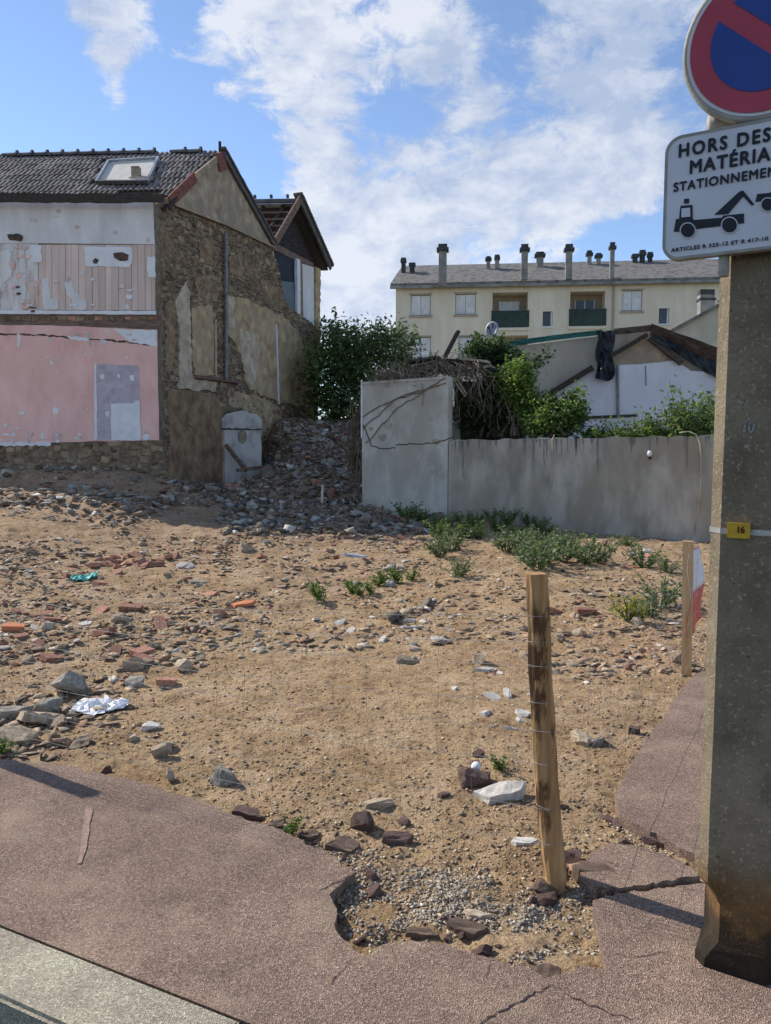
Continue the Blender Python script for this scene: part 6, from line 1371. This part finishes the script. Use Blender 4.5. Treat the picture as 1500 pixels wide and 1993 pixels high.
# crumpled sheets
def crumple(px, py, w, h, mat, name, label, cat, seed):
    r = np.random.RandomState(seed); p, s = W(px, py, 1.0); n = 12; V = []; W_, H_ = w * s, h * s * 3.2
    for i in range(n):
        for j in range(n):
            u, v = i / (n - 1) - .5, j / (n - 1) - .5; e = 1 - .5 * abs(v) * 2 * r.rand(); x, y = p.x + u * W_ * e, p.y + v * H_ * (1 - .6 * abs(u)); V.append((x, y, gz(x, y) + .012 + abs(r.normal()) * .016))
    b = MB(); b.add(V, [(i * n + j, (i + 1) * n + j, (i + 1) * n + j + 1, i * n + j + 1) for i in range(n - 1) for j in range(n - 1)]); o = b.build(name, mat); o['label'] = label; o['category'] = cat; o.modifiers.new('t', 'SOLIDIFY').thickness = .003
crumple(198, 1382, 100, 32, pm('white plastic', (.66, .67, .70), (.76, .77, .80), 8, rough=.4, bump=.4, spec=.5), 'plastic_sheet', 'crumpled white plastic sheet beside the concrete blocks', 'plastic', 1)
crumple(163, 1130, 50, 16, pm('teal plastic', (.06, .36, .31), (.16, .55, .48), 20, rough=.5, bump=.4), 'plastic_scrap', 'teal green plastic scrap lying on the brown rubble', 'plastic', 2)
p, s = W(926, 1508, 28); b = MB(); b.tube([p + Vector((0, .02, .02)), p + Vector((0, -.005, .045)), p + Vector((0, -.03, .055))], [.022, .025, .02], 10); o = b.build('pipe_end', M_CLEAN, smooth=True); o['label'] = 'white plastic pipe end sitting on the big asphalt lump'; o['category'] = 'pipe'

# --- countable loose pieces, spread over the lot
LANDMARKS = [(472, 1177, 'the orange terracotta tile'), (360, 1104, 'the tilted white plaster slab'), (133, 1350, 'the largest concrete block'), (163, 1130, 'the teal plastic scrap'), (198, 1382, 'the white plastic sheet'),
    (437, 1522, 'the pale grey block at the pavement'), (313, 1468, 'the square brown stone'), (975, 1552, 'the large flat pale slab'), (1078, 1500, 'the chestnut stake'), (1337, 1290, 'the pine stake'), (858, 1247, 'the white plaster strip'),
    (690, 1086, 'the pale blue board'), (626, 985, 'the upright wood stick'), (892, 1122, 'the lone weed clump'), (735, 1140, 'the seedlings'), (1222, 1208, 'the yellow weed'), (26, 1225, 'the orange brick piece'), (255, 1188, 'the lone brick half'),
    (480, 1072, 'the round dark lump'), (950, 1030, 'the shaded weeds'), (1060, 1075, 'the sunlit weeds'), (470, 940, 'the white rendered pillar'), (150, 935, 'the pink room wall'), (330, 950, 'the corner of the stone house'), (735, 980, 'the tall concrete panel'),
    (1268, 1445, 'the curled asphalt'), (735, 1568, 'the flat tan stone'), (672, 1652, 'the tilted asphalt plate'), (1230, 1065, 'the pale tufted weed'), (357, 1305, 'the rounded brown stone')]
RANK = ['largest', 'second largest', 'third largest', 'fourth largest', 'fifth largest', 'sixth largest', 'seventh largest', 'eighth largest']
def rank_labels(items, noun, group):
    by = {}
    for o, px, py, s in items:
        k = min(LANDMARKS, key=lambda q: (q[0] - px) ** 2 + 4 * (q[1] - py) ** 2)[2]; by.setdefault(k, []).append((s / max(1, py - 800), o))
    for k, L_ in by.items():
        L_.sort(key=lambda q: -q[0] * 1.0)
        for i, (_, o) in enumerate(L_):
            if i < len(RANK): o['label'] = f'{RANK[i]} {noun} near {k}'; o['group'] = group
            else: o['label'] = f'smaller {noun} near {k}'; o['group'] = group
def scatter(n, region, meshes, mat, smin, smax, name, label, cat, group, seed, sc=lambda r: (1, r.uniform(.6, .95), r.uniform(.4, .8))):
    r = random.Random(seed); k = 0; items = []
    while k < n:
        x0, y0, x1, y1 = r.choice(region); px, py = r.uniform(x0, x1), r.uniform(y0, y1); p = ong(px, py)
        if p.y < 4.6 and inpave(p): continue
        size = smin + (smax - smin) * r.random() ** 2.2; items.append((put(r.choice(meshes), mat, p, size, name, label, cat, group, (r.uniform(-.5, .5), r.uniform(-.5, .5), r.uniform(0, 6.28)), r.uniform(.30, .46), sc(r)), px, py, size * (py - 800))); k += 1
    rank_labels(items, label, group)
PAVW = [[(p.x, p.y) for p in [onz(x, y, 0) for x, y in A_PX]] + [(far_r.x + 1.2, far_r.y - 1.6), (kr.x, kr.y), (kl.x, kl.y)], [(onz(x, y, 0).x, onz(x, y, 0).y) for x, y in C_PX], [(onz(x, y, 0).x, onz(x, y, 0).y) for x, y in B_PX]]
def inpave(p): return any(inpoly(q, p[0], p[1]) for q in PAVW)
scatter(150, [(0, 1100, 430, 1290), (0, 1040, 800, 1110), (420, 980, 830, 1080), (0, 1280, 330, 1470), (430, 1200, 950, 1290), (1000, 1200, 1340, 1310)], RROCKS, M_STONE, .04, .19, 'rubble_stone', 'loose brown rubble stone', 'stone', 'loose rubble stones', 31)
scatter(70, [(130, 1070, 430, 1105), (0, 1180, 400, 1300), (420, 1050, 850, 1110), (600, 1000, 850, 1090), (0, 1080, 450, 1250), (1000, 1050, 1330, 1110)], BRICKS, M_BRICK, .09, .20, 'brick_fragment', 'scattered red brick piece', 'brick', 'loose brick fragments', 32, lambda r: (1, 1, 1))
scatter(36, [(190, 1082, 330, 1106)], BRICKS, M_BRICK, .10, .22, 'brick_fragment', 'red brick of the dense brick row', 'brick', 'dense row of red bricks', 38, lambda r: (1, 1, 1))
scatter(80, [(0, 1050, 430, 1110), (600, 1190, 900, 1260), (450, 970, 850, 1060), (0, 930, 430, 975), (0, 1200, 400, 1300), (1150, 1060, 1330, 1120), (880, 1280, 1060, 1420)], SLABS, M_PLASTER, .05, .17, 'plaster_fragment', 'loose white plaster piece', 'plaster', 'loose plaster pieces', 33, lambda r: (1, r.uniform(.5, 1), r.uniform(1, 2)))
scatter(60, [(430, 955, 860, 1040), (200, 925, 470, 985), (0, 925, 300, 960)], SLABS + ROCKS, M_GSTONE, .10, .32, 'grey_rubble', 'shaded grey rubble slab', 'rubble', 'grey rubble along the walls', 34, lambda r: (1, r.uniform(.6, 1), r.uniform(.5, 1.2)))
scatter(75, [(430, 1565, 560, 1620), (560, 1600, 700, 1680), (650, 1600, 830, 1660), (640, 1690, 730, 1770), (1180, 1560, 1240, 1660), (1220, 1600, 1350, 1665), (690, 1815, 1060, 1880), (690, 1815, 1060, 1880), (1080, 1450, 1200, 1600), (860, 1480, 960, 1560), (1040, 1700, 1140, 1760)], RROCKS + RSLABS, M_EDGE, .022, .085, 'asphalt_crumb', 'dark asphalt crumb', 'asphalt', 'asphalt crumbs', 35)
def heap(n, seed):
    r = random.Random(seed); k = 0
    while k < n:
        y = r.uniform(17.2, 22.6); sx = HC.x + (y - 17) * SD.x / SD.y; x = r.uniform(sx + .5, -.55); z = gz(x, y)
        hm = r.choice([M_HEAP, M_HEAP, M_HEAP, M_HEAP, M_GSTONE, M_BRICK, M_WSTONE]); adj = {'heap stone': 'dark', 'grey stone': 'pale grey', 'red brick': 'reddish', 'wall stone': 'brown'}[hm.name]; where = 'lower part' if y < 19.2 else ('middle' if y < 21 else 'top')
        put(r.choice(ROCKS + SLABS), hm, (x, y, z), r.uniform(.10, .38), 'heap_stone', f'{adj} rubble piece on the {where} of the heap between house and concrete wall', 'rubble', f'{adj} rubble on the {where} of the heap', (r.uniform(-.6, .6), r.uniform(-.6, .6), r.uniform(0, 6.28)), .25, (1, r.uniform(.6, .95), r.uniform(.4, .8))); k += 1
heap(240, 36)

# --- uncountable small stuff
def pebbles(name, P, size, cols, seed, mat, protos=PEB, flat=.7):
    r = np.random.RandomState(seed); VV, FF, CC = [], [], []; off = 0; pal = np.array(cols)
    which = r.randint(0, len(protos), len(P))
    for k, (V, Fc) in enumerate(protos):
        I = np.where(which == k)[0]
        if not len(I): continue
        n = len(I); a = r.uniform(0, 6.283, n); c, s = np.cos(a), np.sin(a); tl = r.uniform(-.5, .5, n); ct, st = np.cos(tl), np.sin(tl); sc = size[I]; zs = r.uniform(.5, 1, n) * flat
        X = V[None, :, 0] * np.ones((n, 1)); Y = V[None, :, 1] * r.uniform(.6, 1, (n, 1)); Z = V[None, :, 2] * zs[:, None]
        Y2 = Y * ct[:, None] - Z * st[:, None]; Z2 = Y * st[:, None] + Z * ct[:, None]
        W3 = np.stack([(X * c[:, None] - Y2 * s[:, None]) * sc[:, None] + P[I, 0][:, None], (X * s[:, None] + Y2 * c[:, None]) * sc[:, None] + P[I, 1][:, None], Z2 * sc[:, None] + P[I, 2][:, None] + (sc * .12)[:, None]], -1)
        VV.append(W3.reshape(-1, 3)); FF.append((Fc[None] + (np.arange(n) * len(V))[:, None, None]).reshape(-1, 3) + off); off += n * len(V)
        CC.append(np.repeat(pal[r.randint(0, len(pal), n)] * r.uniform(.7, 1.2, (n, 1)), len(V), 0))
    obj(name, mesh_np(name, np.concatenate(VV), np.concatenate(FF), np.concatenate(CC)), mat, kind='stuff')
def spread_px(n, rects, seed):
    """random points over the lot, evenly spread over the named parts of the ground"""
    r = np.random.RandomState(seed); out = []
    ar = np.array([(q[2] - q[0]) * (q[3] - q[1]) * q[4] for q in rects], float); ar /= ar.sum()
    for q, m in zip(rects, (ar * n).astype(int)):
        px = r.uniform(q[0], q[2], m); py = r.uniform(q[1], q[3], m); u = (px - CX) / F_PX; v = (CY - py) / F_PX
        dx, dy, dz = u, math.cos(PITCH) + v * math.sin(PITCH), -math.sin(PITCH) + v * math.cos(PITCH); z = np.zeros(m)
        for i in range(25):
            t = np.clip((z - 1.6) / dz, 1.5, 25); x, y = dx * t, dy * t; z = z * .4 + hgt(x, y) * .6
        out.append(np.stack([x, y, hgt(x, y)], 1))
    P = np.concatenate(out); nearp = P[:, 1] < 6.5
    keep = np.ones(len(P), bool)
    for i in np.where(nearp)[0]:
        if inpave(P[i]): keep[i] = False
    return P[keep]
SOILC = [(.56, .43, .28), (.62, .50, .36), (.46, .34, .22), (.40, .29, .18), (.34, .25, .16), (.50, .40, .28), (.42, .34, .26), (.28, .20, .135)]
RUBC = [(.40, .30, .21), (.32, .24, .165), (.46, .37, .28), (.36, .20, .14), (.55, .50, .43), (.26, .195, .14), (.42, .28, .20), (.37, .30, .225), (.44, .33, .22)]
P = spread_px(26000, [(-40, 1040, 1400, 1250, 1.2), (-40, 1250, 1400, 1480, 1), (300, 1480, 1400, 1760, 1)], 1); P = P[np.random.RandomState(9).rand(len(P)) > .8 * np.exp(-((P[:, 0] - .3) / 1.7) ** 2 - ((P[:, 1] - 5.0) / 1.9) ** 2)]; pebbles('pebbles', P, np.random.RandomState(2).uniform(.35, 1, len(P)) ** 3.5 * .004 * (3 + P[:, 1]) + .0045, SOILC, 3, M_MIX, PEB, .5)
P = spread_px(14000, [(-40, 1045, 450, 1125, 3), (-40, 1110, 420, 1300, 1.4), (-40, 1290, 260, 1480, 1), (430, 1000, 860, 1110, 3), (430, 1110, 950, 1270, .9), (950, 1050, 1360, 1320, 1.0), (-40, 960, 600, 1050, .6)], 4); P = P[fbm(P[:, 0], P[:, 1], 1.3, 4, 2) + .25 * fbm(P[:, 0], P[:, 1], 7, 2, 5) > .55]; P[:, 2] -= .006
pebbles('rubble', P, np.random.RandomState(5).uniform(.2, 1, len(P)) ** 3.2 * .12 + .012, RUBC, 6, M_MIX, PEB[:5] + PSL * 3, .5)
P = spread_px(5200, [(-40, 925, 450, 985, 1), (430, 950, 860, 1040, 1.6)], 7); rh = np.random.RandomState(17); yh = rh.uniform(16.6, 23.2, 5200); sxh = HC.x + (yh - 17) * SD.x / SD.y; xh = sxh + .35 + (-.5 - sxh - .35) * rh.rand(5200); P = np.concatenate([P, np.stack([xh, yh, hgt(xh, yh)], 1)]); dark = [tuple(c * .8 for c in q) for q in RUBC] + [(.50, .48, .45), (.26, .24, .215), (.19, .165, .14), (.15, .13, .115), (.58, .55, .51)]  # rubble colours darkened to paint the shade of the deep gap
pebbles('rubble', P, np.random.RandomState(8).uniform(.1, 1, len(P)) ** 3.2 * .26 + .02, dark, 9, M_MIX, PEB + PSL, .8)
# pale gravel laid bare in the pavement hole
r = np.random.RandomState(11); reg = [(660, 1690, 900, 1855, 1.6), (760, 1690, 960, 1800, 1.0), (1000, 1725, 1170, 1860, 1.0), (1210, 1590, 1350, 1665, 1.0), (640, 1655, 740, 1710, .8), (900, 1760, 1060, 1880, .8), (1150, 1715, 1350, 1740, .6)]
P = spread_px(11000, reg, 12); P = P[fbm(P[:, 0], P[:, 1], 7, 4, 3) + np.random.RandomState(3).normal(size=len(P)) * .10 > .50]; P[:, 2] -= .002; pebbles('gravel', P, r.uniform(.3, 1, len(P)) ** 1.6 * .019 + .006, [(.52, .48, .41), (.42, .38, .32), (.60, .55, .47), (.34, .29, .235), (.50, .42, .31), (.24, .175, .15), (.46, .36, .25)], 13, M_MIX)
